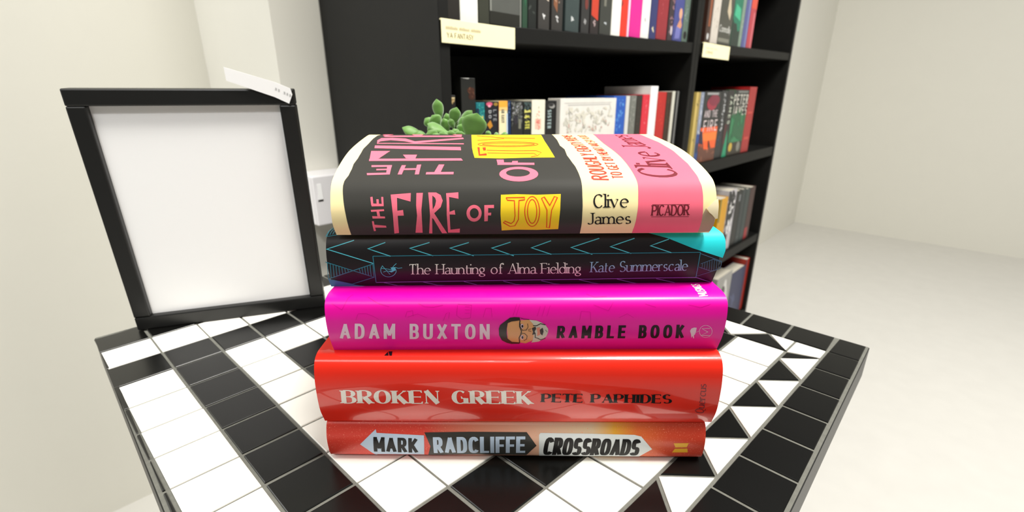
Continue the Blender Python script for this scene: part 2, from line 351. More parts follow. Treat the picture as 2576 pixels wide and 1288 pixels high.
s1(.4575, .478, .209, (22, 20, 18), 'black paperback with a tan crest, first by the side panel on the middle shelf', [('r', .06, .90, .94, .945, (196, 180, 140)), ('p', (150, 125, 80), (.08, .90), (.92, .90), (.9, .83), (.72, .76), (.5, .73), (.28, .76), (.1, .83)), ('r', .2, .80, .42, .87, (60, 40, 20)), ('e', .5, .765, .8, .81, (40, 28, 16)), ('d', 10, (196, 170, 120), .2, .8, .8, .9, .8)])
s1(.489, .5185, .234, (30, 31, 28), 'tall black hardback standing above its neighbours behind the succulent', [('e', .42, .72, .95, .83, (66, 36, 24)), ('e', .5, .60, .98, .73, (58, 30, 20)), ('d', 8, (110, 70, 50), .5, .62, .9, .82, .6), ('p', (200, 200, 196), (.05, .993), (.5, .978), (.6, .997))], name='hardback_book')
s1(.519, .538, .198, (22, 110, 118), 'slim teal paperback with a yellow and rust foot', [('r', 0, 0, 1, .42, (30, 22, 18)), ('r', .25, .40, .8, .55, (200, 190, 90)), ('r', .35, .3, .8, .42, (150, 70, 30)), ('r', 0, .42, .3, .8, (20, 40, 60)), ('d', 14, (60, 160, 150), .3, .55, .9, .95, .8)])
s1(.538, .569, .199, (26, 28, 34), 'black paperback with a pink bloom at the head of its spine', [('e', .08, .86, .55, .985, (206, 90, 120)), ('e', .2, .82, .42, .90, (240, 160, 180)), ('e', .62, .86, .95, .97, (150, 120, 50)), ('t', 'DO', 'din', .24, .46, .44, .72, (190, 192, 194), 1), ('t', 'LTE', 'din', .58, .36, .82, .74, (150, 152, 156), 1), ('r', .93, .02, 1, .98, (60, 14, 20)), ('p', (190, 130, 40), (.1, .26), (.35, .4), (.52, .2), (.3, .1))])
s1(.569, .590, .200, (236, 222, 180), 'slim cream paperback with an orange head', [('r', 0, .80, 1, 1, (240, 168, 60)), ('r', 0, .70, 1, .80, (240, 196, 120)), ('t', 'AN EASY', 'din', .28, .3, .62, .74, (110, 108, 96), 1), ('r', .86, 0, 1, .6, (200, 220, 240))])
s1(.590, .598, .200, (16, 44, 84), 'very thin navy paperback', [('d', 6, (120, 150, 190), .2, .2, .8, .95, .5)])
s1(.598, .6285, .199, (34, 34, 34), 'dark paperback with a speckled grey scene on its spine', [('d', 60, (120, 122, 118), .05, .3, .9, .97, 1.0), ('d', 20, (70, 74, 70), .05, .1, .9, .9, 1.5), ('e', .2, .25, .55, .55, (44, 42, 50)), ('r', .62, .1, .82, .42, (120, 120, 104)), ('d', 10, (170, 170, 180), .1, .6, .9, .95, .8)])
s1(.629, .651, .198, (26, 28, 26), 'black paperback with yellow lettering and a bare pale tree', [('d', 20, (70, 90, 90), .1, .75, .9, .98, 1), ('p', (206, 202, 110), (.1, .64), (.95, .66), (.8, .74), (.4, .70), (.15, .76)), ('t', 'A STE', 'din', .2, .1, .75, .56, (206, 202, 90), 1), ('d', 8, (206, 202, 120), .1, .4, .9, .56, .8)])
s1(.651, .688, .201, (232, 228, 208), 'wide cream paperback with faded red lettering', [('d', 22, (226, 140, 124), .34, .12, .56, .66, .9), ('r', .25, .1, .7, .42, (236, 190, 170)), ('d', 16, (214, 110, 100), .38, .1, .6, .4, .9), ('r', .48, .74, .53, .80, (170, 180, 160))])
s1(.688, .721, .199, (24, 24, 24), 'black paperback with a grey moon above pale lettering', [('e', .25, .78, .82, .93, (90, 90, 88)), ('e', .35, .76, .84, .89, (150, 150, 146)), ('e', .3, .82, .7, .92, (40, 40, 40)), ('t', 'SISTER', 'din', .2, .12, .52, .72, (160, 180, 180), 1)])
s1(.7215, .9135, .203, (222, 219, 212), 'large pale grey book with a leafy cover, facing the room', [('r', .06, .86, .9, .875, (170, 168, 164)), ('r', .12, .80, .88, .83, (190, 188, 184)), ('d', 46, (196, 194, 182), .08, .02, .92, .72, 2.2), ('d', 20, (168, 166, 156), .1, .02, .9, .62, 1.6), ('d', 40, (212, 208, 194), .1, .1, .9, .7, 2.4), ('d', 14, (196, 160, 150), .1, .02, .9, .4, 1.4)], face=0.03, yf=0.572, pages=(205, 203, 198), name='hardback_book')
s1(.9145, .965, .207, (30, 84, 176), 'bright blue paperback beside the large grey book', [('d', 18, (80, 140, 210), .2, .05, .8, .9, 1.6), ('d', 8, (110, 160, 220), .4, .5, .6, .9, .8)])
s1(.9665, .982, .207, (204, 204, 200), 'thin pale grey paperback right of the blue one')
s1(.984, 1.011, .208, (112, 114, 108), 'mid grey paperback with a mottled spine', [('d', 30, (150, 150, 144), .1, .1, .9, .95, 1)])
s1(1.012, 1.037, .208, (40, 34, 30), 'very dark brown paperback before the red one', [('d', 8, (90, 70, 60), .2, .2, .8, .9, .8)])
s1(1.038, 1.072, .210, (206, 36, 56), 'crimson paperback with small pink marks', [('d', 16, (232, 130, 140), .45, .2, .6, .86, .7)])
s1(1.073, 1.109, .229, (236, 234, 234), 'tall white hardback between two red books', name='hardback_book')
s1(1.110, 1.155, .216, (178, 30, 28), 'deep red paperback right of the tall white book', [('d', 12, (206, 60, 40), .3, .2, .8, .9, 1.2)])
s1(1.156, 1.184, .216, (54, 36, 24), 'dark brown paperback near the right end of the middle shelf', [('d', 16, (96, 70, 40), .1, .1, .9, .9, 1)])
s1(1.187, 1.202, .218, (206, 204, 190), 'thin off-white paperback near the right end of the middle shelf')
s1(1.2025, 1.2125, .217, (28, 28, 28), 'thin black paperback between the off-white and the grey one')
s1(1.213, 1.2225, .218, (120, 120, 118), 'thin grey paperback, last but one on the middle shelf')
s1(1.223, 1.2305, .215, (20, 20, 20), 'thin black paperback at the very end of the middle shelf')
g2 = 'books on the upper shelf of the nearer bookcase'
def s0(x0, x1, col, label, art=(), h=.2, **k): shelf_book(k.pop('name', pb), label, 'book', g2, x0, x1, zt('upper_near', (x0 + x1) / 2) - TZ + h, 'upper_near', col, art, yf=0.574, **k)
s0(.456, .487, (34, 30, 26), 'dark brown book behind the long cream shelf card')
s0(.487, .522, (236, 236, 228), 'white book above the long cream shelf card')
s0(.523, .545, (52, 54, 44), 'dark olive book above the right half of the cream shelf card')
s0(.546, .616, (84, 86, 82), 'grey book showing its front, a black band at its foot', [('r', 0, 0, 1, .09, (34, 34, 28)), ('r', 0, .09, .05, 1, (130, 132, 126)), ('r', .95, .0, 1, 1, (120, 122, 116))], face=.025)
s0(.618, .631, (40, 70, 52), 'thin dark green book on the upper shelf', [('p', (40, 96, 66), (.1, .3), (.6, .15), (.9, .3), (.6, .9), (.1, .9))])
s0(.632, .653, (26, 30, 28), 'black book right of the thin green one', [('d', 6, (60, 66, 62), .2, .1, .8, .5, 1)])
def mark(c, n=3): return [('d', n, c, .42, .08, .58, .12, .8)]
s0(.657, .687, (56, 54, 52), 'dark grey book with a white picture near its foot', mark((220, 220, 220)) + [('p', (214, 200, 184), (.45, .25), (.9, .22), (.85, .5), (.5, .5)), ('p', (150, 100, 80), (.3, .3), (.5, .24), (.5, .5), (.3, .5))])
s0(.692, .723, (52, 50, 48), 'dark grey book with a brown picture near its foot', mark((200, 200, 200)) + [('p', (130, 84, 58), (.15, .2), (.5, .14), (.55, .5), (.2, .5)), ('d', 8, (180, 150, 130), .3, .2, .7, .4, .8)])
s0(.730, .771, (54, 66, 66), 'dark teal book with a pale mark at its foot', mark((200, 204, 204), 6) + [('d', 10, (80, 96, 96), .1, .2, .9, .5, 1.4)])
s0(.777, .803, (46, 46, 46), 'charcoal book with a grey mark at its foot', mark((150, 150, 150), 4) + [('e', .4, .2, .8, .3, (110, 50, 44))])
s0(.806, .834, (40, 34, 34), 'black book with a red upper spine', mark((170, 150, 150), 4) + [('p', (190, 60, 40), (.1, .16), (.9, .12), (.9, 1), (.1, 1))])
s0(.837, .877, (54, 56, 52), 'black and grey book just left of the white one', mark((180, 186, 190)) + [('r', .3, .25, .5, .9, (110, 110, 100))])
s0(.878, .911, (238, 236, 228), 'white book directly left of the bright red spine')
s0(.912, .937, (236, 52, 34), 'bright red book between two white ones', [('p', (90, 20, 20), (0, .26), (.2, .3), (0, .34))])
s0(.938, .946, (240, 200, 224), 'very thin pale pink book beside the magenta one')
s0(.947, .993, (216, 28, 140), 'thick magenta book on the upper shelf', [('d', 4, (236, 110, 180), .4, .3, .6, .5, 1)])
s0(.993, 1.028, (234, 232, 226), 'white book directly right of the magenta one', [('d', 3, (150, 150, 160), .4, .16, .6, .2, .7)])
s0(1.030, 1.060, (44, 50, 100), 'navy book with a small cream emblem at its foot', mark((216, 206, 170), 5))
s0(1.061, 1.110, (140, 36, 46), 'thick maroon book on the upper shelf', [('d', 5, (180, 80, 90), .3, .25, .6, .6, .8)])
s0(1.114, 1.139, (52, 40, 46), 'dark book with a speckled red and grey spine', [('d', 24, (150, 110, 120), .3, .05, .9, .6, 1), ('e', .5, .06, .95, .16, (190, 180, 186))])
s0(1.141, 1.188, (64, 70, 132), 'blue book with a painted figure on its spine', [('e', .5, .24, .85, .36, (214, 160, 130)), ('p', (200, 140, 110), (.3, .14), (.7, .26), (.9, .18), (.75, .12)), ('p', (110, 112, 176), (.2, .02), (.75, .03), (.8, .14), (.3, .16))])
s0(1.190, 1.219, (92, 110, 100), 'grey green book near the right end of the upper shelf', [('d', 10, (130, 146, 140), .2, .2, .8, .6, 1), ('e', .2, .03, .8, .12, (40, 40, 40))])
s0(1.221, 1.2305, (26, 26, 22), 'black book at the right end of the upper shelf')
g3 = 'books on the upper shelf of the further bookcase'
def s2(x0, x1, col, label, art=(), h=.2, **k): shelf_book(k.pop('name', pb), label, 'book', g3, x0, x1, zt('upper_far', (x0 + x1) / 2) - TZ + h, 'upper_far', col, art, yf=0.574, **k)
s2(1.322, 1.354, (58, 36, 28), 'brown and black book above the small cream shelf card', [('r', .4, .2, .75, 1, (140, 76, 44)), ('e', .3, .04, .7, .12, (200, 200, 200))])
s2(1.357, 1.403, (200, 192, 182), 'off-white book above the small cream shelf card', [('d', 16, (160, 150, 140), .2, .1, .8, .9, 1)])
s2(1.405, 1.495, (66, 66, 58), 'dark grey book showing its front with a white name at its foot', [('t', 'Connolly', 'sans', .04, .16, .94, .24, (206, 206, 200), 0), ('p', (190, 176, 150), (.5, .42), (.75, .32), (.8, .42), (.66, .6), (.55, .6)), ('r', .0, .03, .9, .08, (120, 120, 108))], face=.03)
s2(1.4965, 1.558, (22, 110, 84), 'green book showing part of its front', [('p', (24, 44, 36), (0, 0), (1, 0), (1, .22), (.7, .2), (.5, .3), (.2, .3), (0, .36)), ('p', (60, 170, 130), (.1, .4), (.9, .34), (.8, .5), (.2, .55))], face=.022)
s2(1.559, 1.582, (120, 140, 124), 'grey green slim book right of the green cover', [('d', 6, (170, 180, 170), .2, .1, .8, .7, .8)])
s2(1.584, 1.624, (76, 82, 136), 'slate blue book right of the green cover', [('r', .6, 0, .85, 1, (120, 126, 170))])
s2(1.626, 1.671, (176, 54, 66), 'rose red book, rightmost on the upper shelf', [('r', .0, .55, 1, 1, (206, 70, 50)), ('r', .55, 0, .9, .5, (196, 96, 106))])
g4 = 'books on the middle shelf of the further bookcase'
def s3(x0, x1, z, col, label, art=(), **k): shelf_book(k.pop('name', pb), label, 'book', g4, x0, x1, z, 'middle', col, art, yf=k.pop('yf', 0.575), **k)
s3(1.318, 1.346, .216, (196, 172, 96), 'tan paperback beside the divider on the middle shelf', [('r', .5, 0, .9, 1, (150, 130, 70)), ('d', 6, (90, 80, 50), .2, .1, .8, .9, 1)])
s3(1.348, 1.370, .216, (130, 140, 160), 'pale blue slim paperback with white marks', [('d', 26, (220, 220, 226), .4, .3, .7, .95, .7), ('r', 0, 0, 1, .42, (40, 70, 130)), ('e', .1, .14, .95, .3, (40, 50, 70))])
s3(1.3715, 1.493, .218, (36, 38, 38), 'thriller showing its front, an orange sunset under white capitals', [('r', 0, 0, 1, .50, (232, 92, 36)), ('r', 0, .30, 1, .42, (238, 120, 44)), ('r', 0, .0, 1, .17, (130, 80, 60)), ('d', 16, (96, 54, 40), .05, .02, .95, .2, 6), ('e', .18, .74, .78, .93, (150, 40, 60)), ('e', .26, .80, .9, .96, (120, 34, 56)), ('t', 'AND THE', 'tall', .1, .64, .86, .74, (220, 204, 206), 0), ('t', 'FIRE', 'tall', .12, .44, .94, .60, (224, 208, 208), 0), ('r', .12, .955, .8, .985, (150, 150, 150)), ('p', (40, 26, 24), (.54, .20), (.60, .20), (.59, .27), (.57, .31), (.55, .27)), ('p', (30, 34, 60), (0, .28), (.22, .26), (.1, .44), (0, .46))], face=.03)
s3(1.494, 1.543, .221, (30, 32, 34), 'black paperback with white marks, right of the sunset cover', [('d', 30, (200, 202, 204), .45, .42, .7, .95, 1), ('d', 6, (60, 66, 110), .3, .2, .6, .4, 1)])
s3(1.544, 1.595, .223, (32, 30, 30), 'black paperback with a green wedge at its foot', [('t', 'JAMES', 'din', .45, .5, .8, .92, (190, 200, 180), 1), ('r', .1, .2, .5, .5, (70, 24, 30)), ('p', (24, 140, 100), (.2, 0), (.9, 0), (.75, .3), (.6, .42), (.4, .2))])
s3(1.597, 1.723, .224, (46, 120, 78), 'green cover facing the room with chunky white capitals above', [('r', 0, .62, 1, 1, (24, 30, 28)), ('t', 'PETER', 'tall', .0, .78, .98, .93, (222, 218, 206), 0), ('t', 'JAMES', 'tall', .0, .62, .98, .76, (222, 218, 206), 0), ('d', 16, (30, 90, 56), .05, .2, .95, .6, 7), ('r', 0, 0, 1, .2, (46, 40, 30)), ('e', .05, .06, .3, .2, (190, 160, 60)), ('e', .6, .04, .85, .2, (120, 120, 110)), ('r', .2, .955, .9, .985, (110, 112, 108))], face=.03)
s3(1.725, 1.793, .234, (156, 24, 26), 'red book, rightmost on the middle shelf', [('r', .2, .2, .8, .24, (190, 60, 50)), ('r', .2, .6, .8, .63, (190, 60, 50))])
g5 = 'books on the low shelf of the further bookcase'
def s4(x0, x1, z, col, label, art=(), **k): shelf_book(pb, label, 'book', g5, x0, x1, z, 'low', col, art, yf=0.575, **k)
s4(1.607, 1.678, -.125, (206, 150, 16), 'mustard yellow book beside the top book of the stack', [('r', 0, .6, .2, 1, (120, 110, 40))])
s4(1.680, 1.755, -.107, (186, 182, 186), 'white and black patterned book on the low shelf', [('d', 40, (30, 30, 32), .05, .5, .7, .98, 5), ('d', 14, (40, 40, 44), .02, .05, .4, .6, 4), ('r', .1, .2, .5, .34, (40, 36, 36)), ('d', 14, (230, 228, 226), .3, .3, .9, .8, 3)])
s4(1.757, 1.810, -.118, (26, 26, 26), 'black book right of the patterned one', [('r', .6, .8, .85, .92, (120, 124, 128))])
s4(1.812, 1.854, -.120, (40, 48, 50), 'dark grey book on the low shelf', [('d', 6, (90, 100, 100), .2, .1, .8, .8, 1)])
s4(1.856, 1.900, -.124, (44, 56, 56), 'dark teal book on the low shelf')
s4(1.902, 1.957, -.124, (62, 34, 32), 'dark red brown book, rightmost on the low shelf', [('r', 0, 0, .6, .22, (150, 30, 36))])
g6 = 'books on the bottom shelf of the further bookcase'
def s5(x0, x1, z, col, label, art=(), **k): shelf_book(pb, label, 'book', g6, x0, x1, z, 'bottom', col, art, yf=0.575, **k)
s5(1.696, 1.848, -.442, (150, 148, 144), 'grey book with a large white letter on its front', [('t', 'A', 'cond', .3, .5, .85, .9, (210, 208, 204), 0), ('e', .35, .62, .6, .8, (70, 70, 66))], face=.05)
s5(1.850, 2.0, -.46, (16, 26, 74), 'navy book on the bottom shelf', [('d', 6, (60, 70, 110), .1, .1, .4, .5, 6)], face=.05)
s5(2.001, 2.0405, -.44, (156, 36, 22), 'red book, rightmost on the bottom shelf', [('r', 0, 0, .25, 1, (70, 50, 70))])

# ------------------------------------------------------------------ shelf cards
def card(name, label, x0, x1, z0, z1, shelf, lines):
    tilt = math.atan(0.0)
    t = thing(name, label, 'label', room(x0, 0.5552, TZ + z0), RZ)
    w, h = x1 - x0, z1 - z0
    b = MB(); b.box(0, w, 0, 0.0012, 0, h); b.box(0, w, 0.0012, 0.004, h - 0.002, h)
    b.build('card', mat('cream_card', (250, 242, 196), 0.6, 0.02), t, bevel=0.0006)
    a = MB(); ms = [mat('card_grey_ink', (196, 182, 140), 0.6), mat('card_dark_ink', (128, 112, 70), 0.6)]
    for txt, st, u0, v0, u1, v1, mi in lines:
        if txt: flat_text(a, txt, st, u0 * w, v0 * h, u1 * w, v1 * h, -0.0003, 0, mi)
        else:
            k = int((u1 - u0) * 60); rnd = random.Random(3)
            for i in range(k):
                if i in (k // 3, 2 * k // 3): continue
                x = (u0 + (u1 - u0) * i / k) * w; a.add([(x, -0.0003, v0 * h), (x + 0.0016, -0.0003, v0 * h), (x + 0.0016, -0.0003, (v1 - rnd.uniform(0, .06)) * h), (x, -0.0003, (v1 - rnd.uniform(0, .06)) * h)], [(0, 1, 2, 3)], mi)
    a.build('card_lettering', ms, t, fix=False)
card('shelf_label', 'long cream card lettered YA FANTASY on the upper shelf edge', .4375, .582, .277, .3075, 'upper_near', [('', '', .05, .58, .5, .72, 0), ('YA FANTASY', 'sans', .06, .24, .4, .44, 1)])
card('shelf_label', 'short cream card with one faint word, on the shelf beyond the divider', 1.278, 1.455, .301, .336, 'upper_far', [('', '', .1, .62, .5, .7, 0), ('CRIME', 'sans', .1, .28, .36, .46, 1)])

# ------------------------------------------------------------------ wall socket
t = thing('wall_socket', 'white wall socket in a deep raised box beside the bookcase', 'socket', room(0.3505, 0.905, TZ - 0.018), RZ)
M_pl = mat('white_plastic', (232, 230, 232), 0.3, 0.01)
b = MB(); b.box(0, 0.0855, -0.068, 0, 0.0, 0.090); b.build('back_box', M_pl, t, bevel=0.002)
b = MB(); b.box(0, 0.0855, -0.075, -0.0682, 0.0, 0.090); b.build('face_plate', M_pl, t, bevel=0.002)
for x in (0.0065,):
    b = MB(); b.add([(x, -0.0752, 0.047), (x + 0.008, -0.0752, 0.047), (x + 0.008, -0.0752, 0.077), (x, -0.0752, 0.077), (x, -0.0778, 0.049), (x + 0.008, -0.0778, 0.049), (x + 0.008, -0.0756, 0.075), (x, -0.0756, 0.075)],
          [(0, 3, 2, 1), (4, 5, 6, 7), (0, 1, 5, 4), (1, 2, 6, 5), (2, 3, 7, 6), (3, 0, 4, 7)])
    r = b.build('rocker_switch', mat('rocker_white', (246, 246, 246), 0.25, 0.01), t)
    b = MB(); b.box(x - 0.0008, x + 0.0088, -0.0754, -0.0748, 0.0445, 0.0475); b.build('switch_gap_shade', mat('dark_slot_and_shade', (30, 28, 28), 0.8), r)  # dark strip: rocker gap plus the shadow under it, put into the colour
for x, z in ((0.030, 0.0265), (0.044, 0.0265), (0.037, 0.041)):
    b = MB(); b.box(x, x + 0.006, -0.0754, -0.0748, z, z + 0.0022); b.build('pin_slot', mat('dark_slot_and_shade', (30, 28, 28), 0.8), t)

# ------------------------------------------------------------------ tiled table
TX0, TX1, TY0, TY1 = 0.009, 0.482, 0.0265, 0.541
tab = thing('tiled_table', 'square black and white tiled table that carries the stack of books', 'table', room((TX0 + TX1) / 2, (TY0 + TY1) / 2, 0), RZ)
cx, cy = (TX0 + TX1) / 2, (TY0 + TY1) / 2
M_leg = mat('table_black_paint', (24, 24, 22), 0.4)
b = MB(); b.box(TX0 - cx, TX1 - cx, TY0 - cy, TY1 - cy, TZ - 0.03, TZ - 0.0018); b.build('table_top', M_leg, tab)
b = MB(); b.box(TX0 - cx + .0006, TX1 - cx - .0006, TY0 - cy + .0006, TY1 - cy - .0006, TZ - 0.0018, TZ - 0.0011); b.build('grout_bed', mat('grout', (104, 104, 97), 0.9, 0.25, 260, 0.3), tab)
b = MB(); b.box(TX0 - cx + .03, TX1 - cx - .03, TY0 - cy + .03, TY1 - cy - .03, TZ - 0.09, TZ - 0.0301); b.build('apron', M_leg, tab)
for sx in (-1, 1):
    for sy in (-1, 1):
        b = MB(); x, y = sx * ((TX1 - TX0) / 2 - .05), sy * ((TY1 - TY0) / 2 - .05); b.box(x - .018, x + .018, y - .018, y + .018, 0.0, TZ - .0902); b.build('leg', M_leg, tab, bevel=0.002)
# tile pattern: lines of joints in plan (a = -y, b = x, millimetres)
def bl(b0): return lambda a: b0 + 0.03 * (a + 100) if b0 < 430 else b0
def al(a0):
    k = (a0 + 430) / 345; sl = -0.02 + 0.08 * max(0, min(1, k)); ref = 150 + 100 * max(0, min(1, k))
    return lambda b: a0 + sl * (b - ref)
AL = [-539, -504, -466.5, -429, -390.5, -352, -316.5, -280, -244, -207, -167.5, -127]
BL_ = [20, 57, 93.5, 127.5, 164, 201, 238, 274.5, 311, 347.5, 384, 421]
def cross(fa, fb):
    a, b = fa(250), 0
    for _ in range(12): b = fb(a); a = fa(b)
    return (b, a)
tiles = []   # (polygon [(b,a)], black?)
SA, SA2, SB, SB2 = al(-88), al(-63.5), bl(421), lambda a: 446.5
EA, EB = (lambda b: -28.0), (lambda a: 480.5)
def white(i, j):
    if i == 0: return 0
    if i == 1: return 1
    if i == 2 or i == 10: return 0
    if j == 0: return 1
    if j == 1 or j == 10: return 0 if i < 10 else 1
    if i == 11: return 1
    if 3 <= i <= 9:
        if i in (4, 5) and j >= 3: return 0
        if i in (6, 7) and j in (6, 7): return 0
        return 1
    return 1
fa = [al(a) for a in AL] + [SA]; fb = [bl(v) for v in BL_]
for i in range(len(fa) - 1):
    for j in range(len(fb) - 1):
        q = [cross(fa[i], fb[j]), cross(fa[i + 1], fb[j]), cross(fa[i + 1], fb[j + 1]), cross(fa[i], fb[j + 1])]
        tiles.append((q, not white(i, j)))
    q0, q1 = cross(fa[i], lambda a: 10.5), cross(fa[i + 1], lambda a: 10.5); tiles.append(([q0, q1, cross(fa[i + 1], fb[0]), cross(fa[i], fb[0])], True))
# saw-tooth band and black border, right side
apx = [310.5 - 47.6 * k for k in range(-3, 7)]
for k in range(len(apx) - 1):
    b0, b1 = apx[k], apx[k + 1]; mid = b0 - 24.5
    if b0 <= 422 and b1 > 12: tiles.append(([(b0, SA(b0)), (b1, SA(b1)), (mid, SA2(mid))], True))
    b2 = mid - 47.6
    if mid <= 430 and b2 > 12: tiles.append(([(mid, SA2(mid)), (b1, SA(b1)), (b2, SA2(b2))], False))
gr = [480.5, 446.5, 410, 374, 338, 302, 266, 229, 192, 155, 118, 82, 46, 10.5]
for b0, b1 in zip(gr, gr[1:]): tiles.append(([(b0, EA(0)), (b1, EA(0)), (b1, SA2(b1)), (b0, SA2(b0))], True))
tiles.append(([(405.7, SA(405.7)), (421, SA(421)), (429.2, SA2(429.2))], True))
tiles.append(([(421, SA(421)), (446.5, SA(446)), (446.5, SA2(446)), (429.2, SA2(429.2))], False))
tiles.append(([(446.5, -98.5), (446.5, SA(446)), (421, SA(421))], False))
# saw-tooth band and black border, far side
w2 = -124.0
for k in range(-1, 9):
    a0 = w2 - 50 * k; a1 = a0 + 50; mid = a0 + 25.5
    if a1 < SA(421) + 10 and a0 > -540: tiles.append(([(SB(a0), a0), (SB(a1), a1), (446.5, mid)], True))
    if mid < -70 and mid - 50 > -540: tiles.append(([(446.5, mid), (446.5, mid - 50), (SB(a0), a0)], False))
ga = [-51.7, -87, -124, -160.5, -197, -234, -271, -308, -345, -382, -419, -456, -493, -539]
for a0, a1 in zip(ga, ga[1:]): tiles.append(([(446.5, a0), (446.5, a1), (480.5, a1), (480.5, a0)], True))
mt = MB(); rnd = random.Random(5)
for poly, dark in tiles:
    P_ = [Vector((-cx + b_ / 1000, -cy - a_ / 1000)) for b_, a_ in poly]
    ar = sum(P_[i].x * P_[(i + 1) % len(P_)].y - P_[(i + 1) % len(P_)].x * P_[i].y for i in range(len(P_)))
    if ar < 0: P_.reverse()
    n = len(P_)
    def inset(P_, d):
        o = []
        for i in range(n):
            e0 = (P_[i] - P_[i - 1]).normalized(); e1 = (P_[(i + 1) % n] - P_[i]).normalized(); n0, n1 = Vector((-e0.y, e0.x)), Vector((-e1.y, e1.x))
            bis = (n0 + n1); o.append(P_[i] + bis * (d / max(.25, bis.dot(n0))))
        return o
    g = (.0010 if dark else .0006) + rnd.uniform(0, .0005); lo = inset(P_, g); hi = inset(P_, g + .0004); dz = rnd.uniform(-.0001, 0)
    mt.add([(v.x, v.y, TZ - .0014) for v in lo] + [(v.x, v.y, TZ - .0004 + dz) for v in lo] + [(v.x, v.y, TZ + dz) for v in hi],
           [(i, (i + 1) % n, n + (i + 1) % n, n + i) for i in range(n)] + [(n + i, n + (i + 1) % n, 2 * n + (i + 1) % n, 2 * n + i) for i in range(n)] + [tuple(range(2 * n, 3 * n))], 1 if dark else 0)
mt.build('mosaic_tiles', [mat('white_tile', (240, 238, 230), 0.3, 0.02, 30, spec=.4), mat('black_tile', (10, 10, 9), 0.28, 0.2, 40, spec=.35)], tab, fix=False)

# ------------------------------------------------------------------ picture frame with a paper tag
e_ang = math.atan2(.324, .946); FW, FH, FB = 0.165, 0.2145, 0.0132
fr = thing('picture_frame', 'black picture frame around blank white paper, standing on the table', 'picture frame', (-0.1955, 0.4478, TZ + .0003), e_ang)
fr.rotation_euler.x = R(3.5)
Mf = mat('frame_black', (22, 22, 21), 0.35, 0.15, 50)
def rail(name, x0, x1, z0, z1):
    b = MB(); b.box(x0, x1, -0.001, 0.014, z0, z1); b.build(name, Mf, fr, bevel=0.0012)
rail('frame_rail', -FW, 0, 0, FB); rail('frame_rail', -FW, 0, FH - FB, FH); rail('frame_stile', -FW, -FW + FB, FB, FH - FB); rail('frame_stile', -FB, 0, FB, FH - FB)
b = MB(); b.box(-FW + FB, -FB, 0.005, 0.007, FB, FH - FB); b.build('paper', mat('white_paper', (250, 250, 250), 0.5, 0.005), fr)
b = MB(); b.box(-FW + .004, -.004, 0.0142, 0.0165, .004, FH - .004); b.build('backing_board', mat('backing', (60, 54, 46), 0.8), fr)
b = MB(); b.add([(-.10, .0166, .15), (-.065, .0166, .15), (-.065, .0186, .15), (-.10, .0186, .15), (-.11, .05, .0), (-.055, .05, .0), (-.055, .053, .0), (-.11, .053, .0)], [(0, 1, 2, 3), (7, 6, 5, 4), (0, 4, 5, 1), (1, 5, 6, 2), (2, 6, 7, 3), (3, 7, 4, 0)]); b.build('easel_leg', mat('backing', (60, 54, 46), 0.8), fr)
tg = thing('paper_tag', 'small white paper tag with faint marks over the corner of the frame', 'tag', (-0.1955, 0.4478, TZ), e_ang)
tg.rotation_euler.x = R(3.5)
b = MB(); pts = [(-.050, .2320), (-.0135, .2205), (-.0022, .2155), (-.0012, .2105), (-.0048, .2030), (-.0155, .2085), (-.050, .2215)]
n = len(pts); b.add([(x, -.0032, z) for x, z in pts] + [(x, -.0022, z) for x, z in pts], [tuple(range(n)), tuple(range(n, 2 * n))[::-1]] + [(i, n + i, n + (i + 1) % n, (i + 1) % n) for i in range(n)]); b.build('tag_paper', mat('white_paper', (250, 250, 250), 0.5, 0.005), tg)
b = MB(); rnd = random.Random(2)
for i in range(5):
    x = -.014 + i * .0021 + (0.002 if i > 1 else 0); z = .2145 - (x + .014) * .5; b.add([(x, -.0034, z), (x + .0012, -.0034, z - .0006), (x + .0014, -.0034, z + .0012), (x + .0002, -.0034, z + .0018)], [(0, 1, 2, 3)])
b.build('tag_marks', mat('tag_grey', (190, 190, 190), 0.7), tg, fix=False)

# ------------------------------------------------------------------ succulent
pl = thing('succulent', 'green fleshy succulent in a small pot behind the top book', 'plant', (-0.064, 0.475, TZ))
b = MB(); b.lathe([(0.0, 0.001), (.032, .001), (.034, .004), (.044, .10), (.047, .102), (.047, .118), (.043, .118), (.0425, .104), (.0, .104)], 40); b.build('pot', mat('pot_grey', (150, 146, 138), 0.6, 0.1, 30, 0.1), pl, smooth=True)
b = MB(); b.lathe([(0, .1125), (.02, .113), (.042, .111)], 24); b.build('soil', mat('soil', (60, 46, 34), 0.95, 0.4, 200, 0.6), pl)
def leaf(b, base, tip, w, th, face, cup=.12, seg=14):
    base, tip = Vector(base), Vector(tip); ax = tip - base; L = ax.length; ax.normalize()
    f = Vector(face); f = (f - ax * f.dot(ax)).normalized(); sd = ax.cross(f)
    vs = []; N = 16
    for i in range(seg + 1):
        t = i / seg; ww = w / 2 * (0.22 + 0.78 * math.sin(math.pi * min(1, t ** .8) * .64)) if t < .7 else None
        prof = [.22, .3, .42, .55, .68, .79, .88, .95, .99, 1.0, .96, .86, .66, .36, .03]
        ww = w / 2 * prof[i]; tt = th / 2 * min(1, prof[i] * 1.15) * (1 - .35 * t)
        c = base + ax * (L * t) + f * (cup * L * (t * t - t) * 1.0)
        vs += [c + sd * (ww * math.copysign(abs(math.cos(k * 2 * math.pi / N)) ** .9, math.cos(k * 2 * math.pi / N))) + f * (tt * math.sin(k * 2 * math.pi / N)) for k in range(N)]
    fs = [(i * N + k, i * N + (k + 1) % N, (i + 1) * N + (k + 1) % N, (i + 1) * N + k) for i in range(seg) for k in range(N)]
    fs += [tuple(range(N))[::-1], tuple(seg * N + k for k in range(N))]
    b.add(vs, fs, 0)
